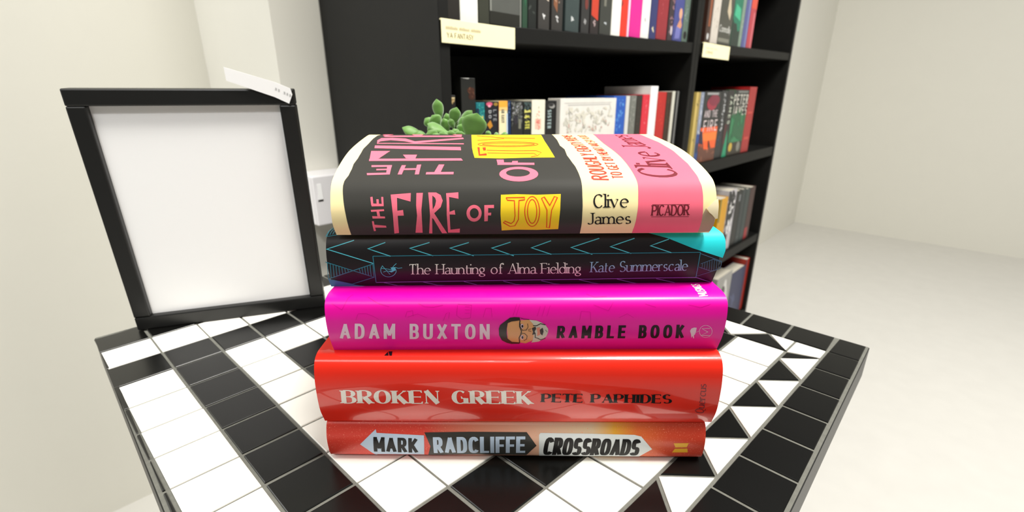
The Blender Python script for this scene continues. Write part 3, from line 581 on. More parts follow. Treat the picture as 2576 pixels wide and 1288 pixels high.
def lp(cx_, cy_, y=0.0):      # traced outline points of the rosettes, metres in the pot's frame
    s = .0000424; return ((cx_ - 1180) * s + .002, y, .2058 - (cy_ - 190) * s * 1.02)
M_lf = mat('succulent_leaf', (96, 146, 52), 0.5, 0.35, 70, 0.1, sss=0.15, sheen=0.9)
LV = [((1010, 660), (955, 185), 250, -.004, (.1, -1, .2)), ((1010, 760), (860, 520), 300, -.010, (-.2, -1, .3)), ((820, 800), (640, 600), 230, .004, (-.2, -.9, .5)),
      ((620, 1010), (110, 800), 270, .002, (-.2, -.8, .8)), ((1200, 880), (770, 690), 330, -.016, (0, -.5, .9)), ((1180, 820), (1120, 490), 190, .008, (.1, -1, .3)),
      ((1260, 760), (1390, 360), 270, .0, (.1, -1, .1)), ((1390, 740), (1730, 435), 210, .006, (.3, -.8, .5)), ((1700, 1060), (1885, 470), 560, -.020, (.12, -1, .12)),
      ((1420, 880), (1640, 560), 260, -.006, (.4, -.8, .5)), ((1280, 1080), (1290, 820), 210, -.018, (0, -1, .4)), ((1420, 1060), (1330, 800), 220, -.012, (.2, -.9, .4)),
      ((2090, 1010), (2120, 840), 130, -.014, (.1, -1, .2)), ((760, 1050), (440, 890), 240, -.010, (-.2, -.8, .6)), ((980, 1080), (800, 830), 330, -.022, (-.1, -.9, .5)), ((1100, 1080), (1150, 850), 260, -.02, (0, -.9, .5)),
      ((1300, 820), (1230, 600), 170, .0, (0, -1, .5)), ((1500, 980), (1560, 700), 300, -.008, (.1, -1, .4)), ((2240, 1010), (2330, 930), 160, -.004, (.2, -.8, .6)), ((2350, 1040), (2540, 925), 170, .0, (.3, -.8, .7)), ((620, 1060), (240, 990), 200, -.016, (-.2, -.7, .8)), ((1150, 920), (1050, 600), 210, .006, (-.1, -1, .3)), ((1330, 800), (1300, 500), 180, .006, (0, -1, .3)), ((900, 920), (690, 760), 220, .004, (-.2, -.8, .6)), ((1450, 1060), (1510, 850), 250, -.014, (.1, -.9, .4)), ((1000, 1080), (940, 880), 240, -.026, (0, -.8, .6)), ((1560, 760), (1560, 470), 200, .012, (.2, -1, .3)), ((700, 1080), (560, 930), 220, -.014, (-.1, -.8, .6))]
cores = ((-.012, .0), (.016, -.006), (.002, .008))
rnd = random.Random(11)
for ri, sel in enumerate((lambda c: c < 1060, lambda c: c >= 1060)):
    b = MB()
    for base, tip, w, y, fc in LV:
        if sel(base[0]): B0 = lp(*base, y); T0 = lp(*tip, y - .003); leaf(b, B0, T0, w * .0000424, .0062, fc)
    c0 = (-.016, .012) if ri == 0 else (.018, .012)
    for k in range(11):        # the leaves around the back of the rosette
        a = k / 11 * 6.283; r = .026; z = .146 + .008 * (k % 3)
        if math.sin(a) < -.3: continue
        leaf(b, (c0[0] + .004 * math.cos(a), c0[1] + .004 * math.sin(a), z), (c0[0] + r * math.cos(a), c0[1] + r * math.sin(a), z + .017), .015, .0055, (-math.cos(a), -math.sin(a), 1.2))
    b.build('rosette', M_lf, pl, smooth=True)
b = MB(); b.tube([(-.012, .002, .108), (-.014, .004, .13), (-.014, .006, .155)], .004); b.tube([(.012, .0, .108), (.016, .002, .13), (.018, .004, .152)], .004); b.build('stem', mat('stem_green', (110, 130, 80), 0.6), pl, smooth=True)
# ------------------------------------------------------------------ the stack of five books
BOOKS={
'cross':dict(L=224.6,xc=2.0,Yr=233,zb=0.0,yaw=-.6,prof=[(233,0),(229.6,3),(228.2,8),(227.6,15),(228.6,20.5),(230.6,25),(235,26.8),(384,26.8)]),
'broken':dict(L=228.5,xc=3.4,Yr=230,zb=26.9,yaw=-.3,prof=[(230.5,26.9),(226.6,38),(225.6,52),(226.2,60),(227.6,65.5),(230.4,69.3),(236,71.2),(386,71.2)]),
'ramble':dict(L=220.0,xc=8.0,Yr=238,zb=71.3,yaw=.35,prof=[(237.4,71.3),(233.3,82),(232,92),(232.4,98),(233.6,101.8),(236.6,104.4),(243,105.5),(388,105.5)]),
'haunt':dict(L=219.5,xc=7.4,Yr=249,zb=105.6,yaw=1.6,prof=[(252,105.6),(247.8,115.5),(247.2,123),(248.4,130),(251.4,134.8),(258,137.2),(396,137.2)]),
'fire':dict(L=204.6,xc=6.9,Yr=246,zb=137.4,yaw=1.3,shear=.055,prof=[(247.5,137.4),(243.4,144),(242.8,151),(244.6,157.4),(248.0,163.4),(253,167),(268.9,172.2),(288.8,176.6),(311.2,179.3),(345.3,181.8),(354,182.0)]),
}

ART = {
'fire': [
('P','charcoal_panel','ink_black',1,[[(7.97,0.0),(8.01,3.87),(8.04,8.0),(7.63,13.78),(7.35,16.23),(6.79,21.09),(6.41,26.08),(6.29,29.34),(6.59,32.59),(7.82,37.91),(8.08,45.49),(7.71,52.41),(8.35,60.94),(8.18,71.16),(7.59,80.9),(7.7,90.24),(7.66,96.29),(6.88,115.83),(7.22,131.0),(8.73,137.27),(8.73,137.07),(132.84,137.07),(132.84,137.27),(132.12,108.47),(130.64,88.81),(131.75,78.41),(130.88,65.55),(131.81,54.1),(132.56,48.16),(132.87,40.05),(132.92,33.35),(132.91,28.71),(132.71,23.46),(132.67,18.01),(132.54,14.33),(132.56,10.5),(132.68,4.23),(132.81,0.0)]]),
('P','pink_panel','ink_pink',1,[[(161.62,0.25),(161.53,7.49),(161.85,12.4),(162.34,17.86),(162.45,21.07),(162.66,24.32),(163.02,29.75),(162.94,35.81),(162.9,43.12),(162.71,51.81),(162.28,61.98),(161.28,74.75),(160.66,84.33),(160.42,96.06),(161.28,113.08),(163.13,135.56),(163.13,137.07),(197.18,137.07),(197.18,133.42),(197.06,119.95),(197.45,108.78),(198.04,98.85),(197.53,85.26),(197.77,74.4),(197.4,65.54),(197.48,58.11),(197.82,51.53),(197.32,43.43),(197.27,36.53),(196.9,31.85),(197.27,28.4),(197.32,22.65),(197.14,17.69),(197.26,12.71),(197.39,7.22),(198.2,0.36)]]),
('P','title_lettering','ink_rose',2,[[(31.49,24.18),(35.01,24.45),(38.54,24.72),(42.08,24.99),(41.83,20.43),(38.3,21.48),(34.77,22.53),(34.81,19.09),(34.77,15.69),(37.8,16.07),(38.01,13.11),(34.79,13.03),(34.74,9.88),(34.53,6.28),(34.07,1.59),(31.48,1.06),(32.01,6.03),(32.25,9.85),(32.31,13.14),(32.14,16.83),(31.85,20.48)]]),
('P','title_lettering','ink_rose',2,[[(44.99,24.98),(48.4,25.06),(48.1,22.0),(47.78,19.0),(47.42,16.02),(47.42,13.02),(47.36,9.88),(47.2,6.29),(46.86,1.62),(43.0,1.66),(43.84,6.34),(44.47,9.93),(44.97,13.07),(44.74,18.46),(44.88,21.69)]]),
('P','title_lettering','ink_rose',2,[[(60.58,24.8),(63.81,25.04),(67.03,25.28),(67.06,21.78),(62.11,22.79),(62.14,18.86),(62.14,14.96),(64.85,15.92),(65.16,13.46),(62.13,13.57),(62.16,9.38),(62.08,4.12),(67.21,5.0),(66.95,1.5),(63.81,1.53),(60.66,1.56),(60.73,6.47),(60.7,10.2),(60.61,13.48),(60.74,16.68),(60.82,19.84)]]),
('P','title_lettering','ink_rose',2,[[(20.96,10.13),(21.93,10.13),(22.04,3.57),(20.89,3.26)]]),
('P','title_lettering','ink_rose',2,[[(21.18,8.2),(24.6,7.79),(28.02,7.37),(28.07,6.06),(24.75,6.09),(21.43,6.12)]]),
('P','title_lettering','ink_rose',2,[[(20.89,16.16),(24.36,16.33),(27.83,16.51),(27.87,15.54),(24.47,15.36),(21.06,15.18)]]),
('P','title_lettering','ink_rose',2,[[(21.36,12.95),(24.7,12.81),(28.04,12.66),(28.05,11.65),(24.76,11.62),(21.47,11.59)]]),
('P','title_lettering','ink_rose',2,[[(23.78,15.9),(25.23,15.89),(25.66,12.17),(24.2,12.18)]]),
('P','title_lettering','ink_rose',2,[[(21.26,19.55),(24.4,19.42),(27.55,19.28),(27.75,18.06),(24.6,18.03),(21.46,18.0)]]),
('P','title_lettering','ink_rose',2,[[(20.82,22.89),(22.03,23.09),(22.44,18.57),(21.24,18.58)]]),
('P','title_lettering','ink_rose',2,[[(23.96,21.74),(25.17,21.74),(25.35,18.56),(24.14,18.57)]]),
('P','title_lettering','ink_rose',2,[[(26.54,22.96),(27.6,22.96),(27.77,18.55),(26.8,18.55)]]),
('P','title_lettering','ink_rose',2,[[(80.55,18.38),(85.68,18.5),(85.64,16.79),(82.56,16.81),(82.51,14.35),(84.13,14.44),(84.01,12.95),(82.39,12.96),(82.24,9.85),(80.37,9.65),(80.45,14.12)]]),
('P','title_lettering','ink_rose',2,[[(18.11,50.36),(21.93,50.41),(25.75,50.47),(29.58,50.52),(29.75,48.11),(26.01,48.02),(22.27,47.92),(18.54,47.83)]]),
('P','title_lettering','ink_rose',2,[[(27.02,50.29),(29.58,50.52),(29.88,38.74),(27.87,38.76)]]),
('P','title_lettering','ink_rose',2,[[(21.6,45.39),(25.28,45.48),(28.97,45.57),(29.19,43.93),(25.53,43.79),(21.87,43.65)]]),
('P','title_lettering','ink_rose',2,[[(17.21,40.4),(20.3,40.5),(23.4,40.61),(26.5,40.72),(29.6,40.83),(29.88,38.74),(26.83,38.59),(23.8,38.44),(20.76,38.29),(17.73,38.14)]]),
('P','title_lettering','ink_rose',2,[[(35.07,50.22),(37.41,50.2),(36.39,38.7),(34.13,38.71)]]),
('P','title_lettering','ink_rose',2,[[(43.58,50.8),(45.89,51.17),(45.64,38.83),(43.4,38.65)]]),
('P','title_lettering','ink_rose',2,[[(36.6,45.86),(40.3,46.01),(44.0,46.16),(43.94,44.05),(40.33,43.96),(36.72,43.88)]]),
('P','title_lettering','ink_rose',2,[[(55.81,51.09),(58.94,51.06),(57.13,40.1),(53.6,40.12)]]),
('P','title_lettering','ink_rose',2,[[(49.49,41.22),(53.22,41.27),(56.95,41.32),(60.68,41.37),(64.42,41.43),(64.38,38.69),(60.61,38.67),(56.85,38.65),(53.08,38.62),(49.32,38.6)]]),
('P','title_lettering','ink_rose',2,[[(15.18,60.12),(18.48,60.14),(21.78,60.16),(25.08,60.18),(28.39,60.2),(31.69,60.22),(35.0,60.24),(38.31,60.26),(41.62,60.28),(44.94,60.3),(48.25,60.32),(51.57,60.34),(54.89,60.36),(58.22,60.38),(61.54,60.4),(64.87,60.42),(68.2,60.44),(69.32,56.72),(65.95,56.71),(62.58,56.69),(59.2,56.67),(55.84,56.65),(52.47,56.64),(49.1,56.62),(45.74,56.6),(42.38,56.59),(39.02,56.57),(35.67,56.55),(32.31,56.53),(28.96,56.52),(25.61,56.5),(22.27,56.48),(18.92,56.47),(15.58,56.45)]]),
('P','title_lettering','ink_rose',2,[[(13.51,75.15),(17.34,75.11),(21.16,75.07),(24.99,75.03),(22.86,67.36),(20.67,60.84),(15.76,56.88)]]),
('P','title_lettering','ink_rose',2,[[(33.65,67.26),(37.84,67.23),(42.03,67.19),(41.66,59.9),(36.22,60.71)]]),
('P','title_lettering','ink_rose',2,[[(12.98,90.18),(16.65,89.81),(20.32,89.44),(23.99,89.07),(27.64,88.7),(31.29,88.34),(34.94,87.99),(38.57,87.63),(42.2,87.27),(45.83,86.92),(49.45,86.56),(53.06,86.21),(56.67,85.85),(60.27,85.51),(63.87,85.17),(67.46,84.83),(67.92,76.13),(64.39,76.5),(60.85,76.87),(57.3,77.24),(53.75,77.62),(50.19,78.01),(46.62,78.41),(43.05,78.8),(39.47,79.2),(35.88,79.59),(32.29,79.99),(28.69,80.39),(25.08,80.81),(21.46,81.23),(17.83,81.65),(14.2,82.07)]]),
('P','title_lettering','ink_rose',2,[[(12.63,98.46),(16.41,98.33),(20.2,98.19),(23.98,98.06),(27.76,97.93),(31.54,97.8),(35.32,97.67),(39.1,97.54),(42.88,97.41),(46.66,97.28),(50.44,97.16),(54.21,97.03),(57.99,96.9),(61.76,96.77),(65.53,96.64),(69.3,96.51),(69.24,93.08),(65.52,93.27),(61.8,93.45),(58.08,93.64),(54.35,93.83),(50.62,94.01),(46.89,94.2),(43.16,94.38),(39.42,94.57),(35.69,94.77),(31.95,94.96),(28.21,95.15),(24.46,95.34),(20.71,95.53),(16.96,95.72),(13.21,95.91)]]),
('P','title_lettering','ink_rose',2,[[(11.14,108.14),(12.21,117.78),(19.66,118.91),(24.37,117.22),(29.04,115.55),(36.63,104.24),(40.44,105.96),(44.29,107.72),(48.18,109.53),(52.12,111.36),(56.09,113.24),(60.11,115.16),(64.18,117.11),(68.29,119.11),(69.03,113.08),(64.91,110.87),(60.85,108.72),(56.83,106.61),(52.87,104.57),(48.95,102.56),(45.07,100.63),(41.24,98.72),(37.45,96.89),(29.89,104.32),(24.98,106.51),(20.0,108.77),(13.95,104.52),(13.04,97.81)]]),
('P','title_lettering','ink_rose',2,[[(11.14,129.33),(15.14,129.28),(19.13,129.22),(23.13,129.17),(27.12,129.11),(31.12,129.06),(35.11,129.0),(39.11,128.95),(43.11,128.89),(47.11,128.84),(51.11,128.78),(55.11,128.73),(59.12,128.67),(63.12,128.62),(67.12,128.56),(67.26,122.05),(63.15,122.14),(59.04,122.22),(54.93,122.31),(50.82,122.39),(46.71,122.48),(42.6,122.57),(38.49,122.65),(34.38,122.74),(30.27,122.82),(26.16,122.91),(22.05,122.99),(17.95,123.08),(13.84,123.16)]]),
('P','title_lettering','ink_rose',2,[[(9.67,136.42),(13.69,137.01),(17.77,137.27),(13.6,128.37)]]),
('P','title_lettering','ink_rose',2,[[(30.94,136.69),(35.15,136.61),(39.35,136.53),(38.55,128.05),(33.95,128.11)]]),
('P','title_lettering','ink_rose',2,[[(60.22,136.15),(67.29,136.01),(67.25,122.48),(64.9,125.52)]]),
('P','title_lettering','ink_rose',2,[[(51.18,25.25),(55.32,25.23),(57.74,23.81),(58.75,20.83),(57.59,17.42),(54.06,14.26),(55.63,11.58),(57.18,8.72),(58.67,5.31),(60.13,1.09),(57.36,1.11),(55.56,6.78),(53.63,10.98),(52.85,11.76),(52.58,7.21),(52.07,1.01),(50.31,1.02),(50.95,5.96),(51.43,9.76),(51.8,13.03),(51.69,18.43),(51.45,21.81)],[(53.35,23.58),(54.79,22.33),(55.25,20.85),(54.7,18.41),(53.41,16.23),(53.28,19.88)]]),
('P','title_lettering','ink_rose',2,[[(79.08,14.13),(78.91,12.96),(78.49,11.86),(77.83,10.9),(76.98,10.16),(75.99,9.68),(74.94,9.52),(73.9,9.69),(72.94,10.18),(72.13,10.94),(71.52,11.91),(71.15,13.01),(71.05,14.17),(71.22,15.32),(71.65,16.38),(72.31,17.28),(73.16,17.97),(74.14,18.41),(75.18,18.55),(76.21,18.39),(77.16,17.95),(77.98,17.25),(78.59,16.34),(78.97,15.28)],[(77.51,14.13),(77.41,13.44),(77.16,12.79),(76.77,12.22),(76.28,11.79),(75.7,11.51),(75.09,11.42),(74.48,11.52),(73.92,11.8),(73.44,12.24),(73.09,12.81),(72.87,13.46),(72.81,14.16),(72.91,14.85),(73.16,15.49),(73.55,16.03),(74.05,16.45),(74.62,16.71),(75.23,16.8),(75.83,16.7),(76.39,16.44),(76.87,16.02),(77.23,15.47),(77.45,14.83)]]),
('P','title_lettering','ink_rose',2,[[(110.57,38.63),(110.1,36.87),(109.14,35.28),(107.74,33.93),(105.98,32.94),(103.94,32.25),(101.69,31.85),(99.36,31.72),(97.05,31.87),(94.87,32.3),(92.93,33.02),(91.34,34.04),(90.16,35.41),(89.47,37.02),(89.29,38.78),(89.66,40.63),(90.55,42.46),(91.93,44.16),(93.74,45.63),(95.88,46.75),(98.24,47.46),(100.69,47.68),(103.1,47.42),(105.34,46.68),(107.29,45.52),(108.84,44.03),(109.94,42.31),(110.52,40.47)],[(106.15,40.0),(105.88,39.05),(105.31,38.18),(104.46,37.42),(103.37,36.78),(102.1,36.33),(100.71,36.05),(99.27,35.97),(97.84,36.07),(96.49,36.37),(95.3,36.84),(94.32,37.49),(93.59,38.27),(93.17,39.15),(93.07,40.1),(93.29,41.06),(93.84,42.01),(94.68,42.86),(95.78,43.58),(97.07,44.14),(98.5,44.47),(99.98,44.58),(101.45,44.45),(102.82,44.09),(104.02,43.52),(104.99,42.78),(105.69,41.91),(106.08,40.96)]]),
('P','title_lettering','ink_rose',2,[[(89.41,53.95),(92.85,53.82),(96.29,53.7),(99.73,53.57),(103.17,53.45),(106.6,53.32),(110.04,53.2),(109.79,50.07),(106.29,50.1),(102.78,50.12),(99.28,50.15),(95.77,50.18),(92.27,50.21),(88.77,50.24)]]),
('P','title_lettering','ink_rose',2,[[(88.7,58.23),(92.85,58.2),(92.76,53.05),(89.02,50.79)]]),
('P','title_lettering','ink_rose',2,[[(97.75,55.98),(100.96,55.96),(100.47,52.99),(97.07,53.02)]]),
('P','title_panel','ink_yellow',2,[[(89.47,23.84),(93.68,23.98),(97.9,24.12),(101.41,24.0),(104.92,23.88),(108.43,23.75),(111.63,23.84),(114.83,23.94),(118.03,24.03),(121.23,24.12),(120.91,19.8),(120.7,15.54),(120.43,12.18),(120.27,8.59),(120.38,4.07),(116.51,3.88),(112.64,3.69),(108.76,3.5),(105.15,3.59),(101.54,3.68),(97.94,3.78),(93.85,3.47),(89.76,3.17),(89.33,9.06),(89.03,13.59),(89.15,17.0),(89.3,20.4)]]),
('P','board_title_panel','ink_yellow',2,[[(74.14,132.88),(74.4,103.71),(74.6,82.63),(75.19,70.85),(76.07,61.26),(79.89,60.98),(83.71,60.7),(87.53,60.42),(91.34,60.14),(94.6,60.38),(97.87,60.61),(101.14,60.85),(104.43,61.09),(107.71,61.32),(111.55,61.38),(115.39,61.43),(119.24,61.48),(123.09,61.53),(122.64,73.83),(122.67,87.38),(122.93,103.56),(124.36,131.93),(120.17,132.01),(115.99,132.09),(111.8,132.17),(107.61,132.25),(103.43,132.33),(99.24,132.4),(95.06,132.48),(90.87,132.56),(86.69,132.64),(82.51,132.72),(78.32,132.8)]]),
('L','title_lettering','ink_orange',3,0.45,[(92.15,22.25),(95.41,22.29),(98.68,22.32),(101.96,22.35),(101.92,21.12),(98.96,20.78),(98.77,17.47),(98.62,14.15),(98.53,10.71),(96.74,6.85),(94.26,6.39),(90.49,9.03),(91.23,9.79),(94.71,8.26),(96.17,9.66),(96.74,12.77),(96.59,16.73),(96.51,20.65),(92.84,20.91),(92.15,22.25)],False),
('L','title_lettering','ink_orange',3,0.45,[(109.77,14.95),(109.66,12.88),(109.31,10.9),(108.75,9.13),(108.0,7.66),(107.1,6.66),(106.09,6.3),(105.03,6.67),(104.02,7.69),(103.13,9.16),(102.46,10.95),(102.04,12.93),(101.9,14.99),(102.05,17.02),(102.48,18.9),(103.15,20.52),(104.0,21.78),(104.97,22.57),(106.0,22.83),(107.01,22.56),(107.93,21.76),(108.7,20.5),(109.28,18.87),(109.64,16.98),(109.77,14.95)],False),
('L','title_lettering','ink_orange',3,0.45,[(108.29,14.96),(108.22,13.31),(108.0,11.74),(107.65,10.36),(107.17,9.26),(106.61,8.55),(105.98,8.3),(105.32,8.56),(104.69,9.28),(104.15,10.38),(103.73,11.77),(103.46,13.33),(103.37,14.98),(103.47,16.61),(103.74,18.11),(104.16,19.41),(104.69,20.4),(105.3,21.03),(105.94,21.25),(106.57,21.03),(107.15,20.39),(107.63,19.39),(107.99,18.09),(108.21,16.58),(108.29,14.96)],False),
('L','title_lettering','ink_orange',3,0.45,[(110.88,21.82),(112.38,22.55),(115.19,18.1),(117.8,22.78),(119.35,22.27),(117.72,18.95),(116.16,15.65),(115.8,12.5),(115.53,9.16),(115.45,5.15),(113.91,5.53),(113.7,9.36),(113.66,12.59),(113.7,15.67),(112.26,18.73),(110.88,21.82)],False),
('P','title_lettering','ink_orange',3,[[(77.9,83.92),(79.35,83.91),(79.38,67.74),(83.29,69.52),(83.33,65.11),(78.5,64.65)]]),
('P','title_lettering','ink_orange',3,[[(81.08,83.1),(83.12,83.87),(83.07,75.54),(81.48,75.12)]]),
('P','title_lettering','ink_orange',3,[[(83.44,75.3),(87.43,74.91),(91.41,74.52),(95.39,74.15),(99.36,73.79),(102.88,73.86),(106.4,73.94),(109.92,74.02),(113.42,74.1),(116.16,70.28),(113.22,64.93),(109.29,63.22),(109.23,62.13),(113.23,63.86),(116.58,70.66),(113.66,75.55),(110.08,75.48),(106.54,75.39),(103.0,75.31),(99.47,75.23),(95.49,75.62),(91.5,76.02),(87.5,76.41),(83.49,76.8)]]),
('P','title_lettering','ink_orange',3,[[(83.75,69.38),(87.26,69.14),(90.78,68.91),(94.29,68.68),(97.8,68.45),(101.3,68.21),(104.64,68.26),(107.98,68.31),(111.3,68.36),(112.85,65.74),(113.1,66.68),(111.48,69.44),(108.1,69.4),(104.74,69.35),(101.4,69.3),(97.88,69.54),(94.37,69.79),(90.84,70.03),(87.32,70.28),(83.79,70.52)]]),
('P','title_lettering','ink_orange',3,[[(78.44,92.51),(79.05,93.92),(80.35,95.32),(82.34,96.62),(84.91,97.75),(87.99,98.66),(91.44,99.32),(95.15,99.69),(98.95,99.75),(102.71,99.49),(106.27,98.92),(109.5,98.09),(112.27,97.03),(114.47,95.77),(116.03,94.38),(116.88,92.98),(117.05,92.45),(116.75,91.93),(115.56,90.59),(113.71,89.34),(111.29,88.27),(108.4,87.4),(105.14,86.76),(101.63,86.36),(97.99,86.23),(94.34,86.35),(90.82,86.73),(87.54,87.36),(84.62,88.22),(82.17,89.28),(80.27,90.53),(79.02,91.88),(78.45,93.3),(78.26,91.43),(78.88,89.94),(80.17,88.56),(82.08,87.35),(84.53,86.31),(87.45,85.48),(90.71,84.87),(94.22,84.51),(97.85,84.39),(101.48,84.52),(104.98,84.89),(108.22,85.51),(111.11,86.35),(113.53,87.41),(115.39,88.63),(116.66,90.05),(117.46,92.45),(117.29,94.94),(116.37,96.52),(114.78,97.95),(112.55,99.25),(109.76,100.36),(106.51,101.22),(102.91,101.8),(99.12,102.07),(95.28,102.01),(91.54,101.63),(88.06,100.96),(84.95,100.01),(82.34,98.82),(80.32,97.48),(78.96,95.99),(78.29,94.4)]]),
('P','title_lettering','ink_orange',3,[[(81.2,92.33),(81.73,93.04),(82.87,93.73),(84.58,94.35),(86.8,94.89),(89.44,95.32),(92.4,95.62),(95.57,95.78),(98.84,95.79),(102.07,95.65),(105.15,95.36),(107.96,94.95),(110.39,94.41),(112.35,93.8),(113.76,93.11),(114.58,92.4),(114.78,92.48),(114.6,92.56),(113.62,91.87),(112.06,91.24),(109.99,90.69),(107.49,90.25),(104.66,89.93),(101.59,89.74),(98.4,89.68),(95.2,89.76),(92.1,89.98),(89.21,90.32),(86.65,90.78),(84.49,91.34),(82.83,91.99),(81.73,92.69),(81.22,93.42),(81.1,91.79),(81.64,91.04),(82.76,90.34),(84.42,89.71),(86.58,89.15),(89.13,88.7),(92.01,88.37),(95.09,88.16),(98.28,88.08),(101.46,88.13),(104.52,88.32),(107.34,88.63),(109.83,89.06),(111.89,89.6),(113.46,90.23),(114.48,90.93),(115.11,92.47),(114.86,94.06),(114.0,94.82),(112.57,95.54),(110.59,96.17),(108.15,96.72),(105.32,97.14),(102.22,97.43),(98.97,97.57),(95.68,97.56),(92.49,97.4),(89.5,97.09),(86.85,96.66),(84.61,96.1),(82.88,95.46),(81.71,94.73),(81.15,93.97)]]),
('P','title_lettering','ink_orange',3,[[(77.94,125.73),(82.7,123.12),(87.4,120.55),(92.03,118.05),(96.61,115.59),(100.87,115.19),(105.11,114.8),(109.34,114.4),(113.57,114.01),(117.79,113.62),(118.11,116.18),(113.86,116.58),(109.6,116.99),(105.34,117.39),(101.07,117.8),(96.79,118.2),(92.2,120.71),(87.53,123.28),(82.8,125.9),(78.0,128.56)]]),
('P','title_lettering','ink_orange',3,[[(78.2,106.11),(82.69,107.61),(87.23,109.15),(91.81,110.7),(96.43,112.29),(96.55,114.65),(91.9,113.02),(87.29,111.41),(82.72,109.84),(78.2,108.3)]]),
('T','subtitle_lettering','ink_red',2,'ROUGHLY EIGHTY POEMS','hand',[(148.06,32.51),(145.66,130.28),(139.53,32.89),(139.07,130.39)]),
('T','subtitle_lettering','ink_red',2,'TO GET BY HEART AND SAY ALOUD','hand',[(156.32,33.81),(155.4,130.13),(150.71,33.84),(150.24,130.21)]),
('T','author_lettering','ink_maroon',2,'Clive James','quill',[(186.62,34.35),(185.3,130.86),(166.25,35.28),(173.5,131.07)]),
('T','author_lettering','ink_text',2,'Clive','serif',[(138.27,16.71),(157.17,16.91),(138.48,23.72),(157.4,23.84)]),
('T','author_lettering','ink_text',2,'James','serif',[(135.87,7.55),(159.28,7.8),(135.36,13.97),(158.55,14.17)]),
('T','publisher_lettering','ink_maroon',2,'PICADOR','sans',[(169.6,12.35),(190.06,12.5),(169.52,17.82),(189.8,17.92)]),
('L','publisher_lettering','ink_maroon',2,0.22,[(169.78,18.17),(173.13,18.18),(176.48,18.18),(179.84,18.19),(183.19,18.2),(186.55,18.21),(189.91,18.22)],False),
('L','publisher_lettering','ink_maroon',2,0.22,[(169.65,11.69),(173.02,11.69),(176.39,11.68),(179.76,11.68),(183.14,11.68),(186.51,11.68),(189.89,11.67)],False),
('P','exposed_board','ink_board',1,[[(198.78,16.2),(200.36,13.96),(202.29,12.58),(204.23,10.59),(204.71,6.51),(204.68,1.25),(201.45,0.8),(198.2,0.36),(197.39,7.22),(197.36,12.71)]]),  # jacket in shade below the torn flap, darkness painted into the ink
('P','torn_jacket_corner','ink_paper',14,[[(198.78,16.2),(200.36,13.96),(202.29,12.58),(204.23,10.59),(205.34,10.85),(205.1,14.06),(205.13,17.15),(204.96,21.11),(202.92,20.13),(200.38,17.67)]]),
],
'haunt': [
('L','spine_pattern','foil_cyan',1,0.5,[(15.18,29.49),(12.27,28.5),(9.33,27.55),(6.38,26.6),(3.41,25.66),(0.43,24.72),(3.56,23.71),(6.69,22.7),(9.8,21.67),(12.91,20.64),(16.01,19.59),(19.11,18.54),(22.21,17.47),(25.31,16.39)],False),
('L','spine_pattern','foil_cyan',1,0.5,[(32.41,28.1),(29.29,26.96),(26.14,25.83),(22.98,24.7),(26.03,23.66),(29.07,22.61),(32.1,21.55),(35.12,20.48)],False),
('L','spine_pattern','foil_cyan',1,0.5,[(56.69,27.89),(53.09,26.83),(49.48,25.78),(45.87,24.73),(49.05,23.68),(52.22,22.62),(55.39,21.56),(58.56,20.48)],False),
('L','spine_pattern','foil_cyan',1,0.5,[(78.41,27.7),(74.93,26.69),(71.45,25.68),(67.97,24.67),(71.23,23.58),(74.48,22.49),(77.73,21.39),(80.99,20.28)],False),
('L','spine_pattern','foil_cyan',1,0.5,[(101.57,27.73),(98.07,26.64),(94.56,25.55),(91.07,24.47),(94.12,23.38),(97.17,22.29),(100.23,21.18),(103.3,20.07)],False),
('L','spine_pattern','foil_cyan',1,0.5,[(124.12,28.3),(120.44,27.02),(116.77,25.75),(113.11,24.49),(116.83,23.24),(120.56,21.99),(124.31,20.71)],False),
('L','spine_pattern','foil_cyan',1,0.5,[(151.25,29.49),(148.01,28.45),(144.8,27.43),(141.61,26.43),(138.43,25.43),(135.27,24.44),(138.25,23.46),(141.24,22.48),(144.25,21.5),(147.26,20.5)],False),
('L','spine_pattern','foil_cyan',1,0.5,[(171.06,29.32),(167.57,28.16),(164.12,27.03),(160.7,25.91),(157.29,24.8),(161.22,23.47),(165.17,22.12),(169.15,20.77)],False),
('L','spine_pattern','foil_cyan',1,0.5,[(190.44,28.68),(186.88,27.46),(183.37,26.26),(179.88,25.06),(183.82,23.73),(187.8,22.39),(191.81,21.03)],False),
('L','spine_pattern','foil_teal',1,0.45,[(25.43,20.57),(28.53,20.58),(31.63,20.59),(34.73,20.59),(37.83,20.6),(40.94,20.61),(44.05,20.62),(47.16,20.63),(50.27,20.64),(53.38,20.65),(56.49,20.66),(59.61,20.67),(62.73,20.68),(65.85,20.69),(68.97,20.7),(72.1,20.71),(75.22,20.72),(78.35,20.73),(81.48,20.73),(84.61,20.74),(87.75,20.75),(90.88,20.76),(94.02,20.77),(97.16,20.78),(100.3,20.79),(103.45,20.8),(106.59,20.81),(109.74,20.82),(112.89,20.83),(116.04,20.84),(119.2,20.85),(122.35,20.86),(125.51,20.87),(128.67,20.88),(131.83,20.89),(134.99,20.9),(138.16,20.9),(141.33,20.91),(144.5,20.92),(147.67,20.93),(150.84,20.94),(154.02,20.95),(157.19,20.96),(160.37,20.97),(163.55,20.98),(166.74,20.99),(169.92,21.0),(173.11,21.01),(176.3,21.02),(179.49,21.03),(182.68,21.04),(185.88,21.05),(189.08,21.06),(192.28,21.07),(195.48,21.08),(198.68,21.09),(201.89,21.1),(205.09,21.1),(208.3,21.11)],False),
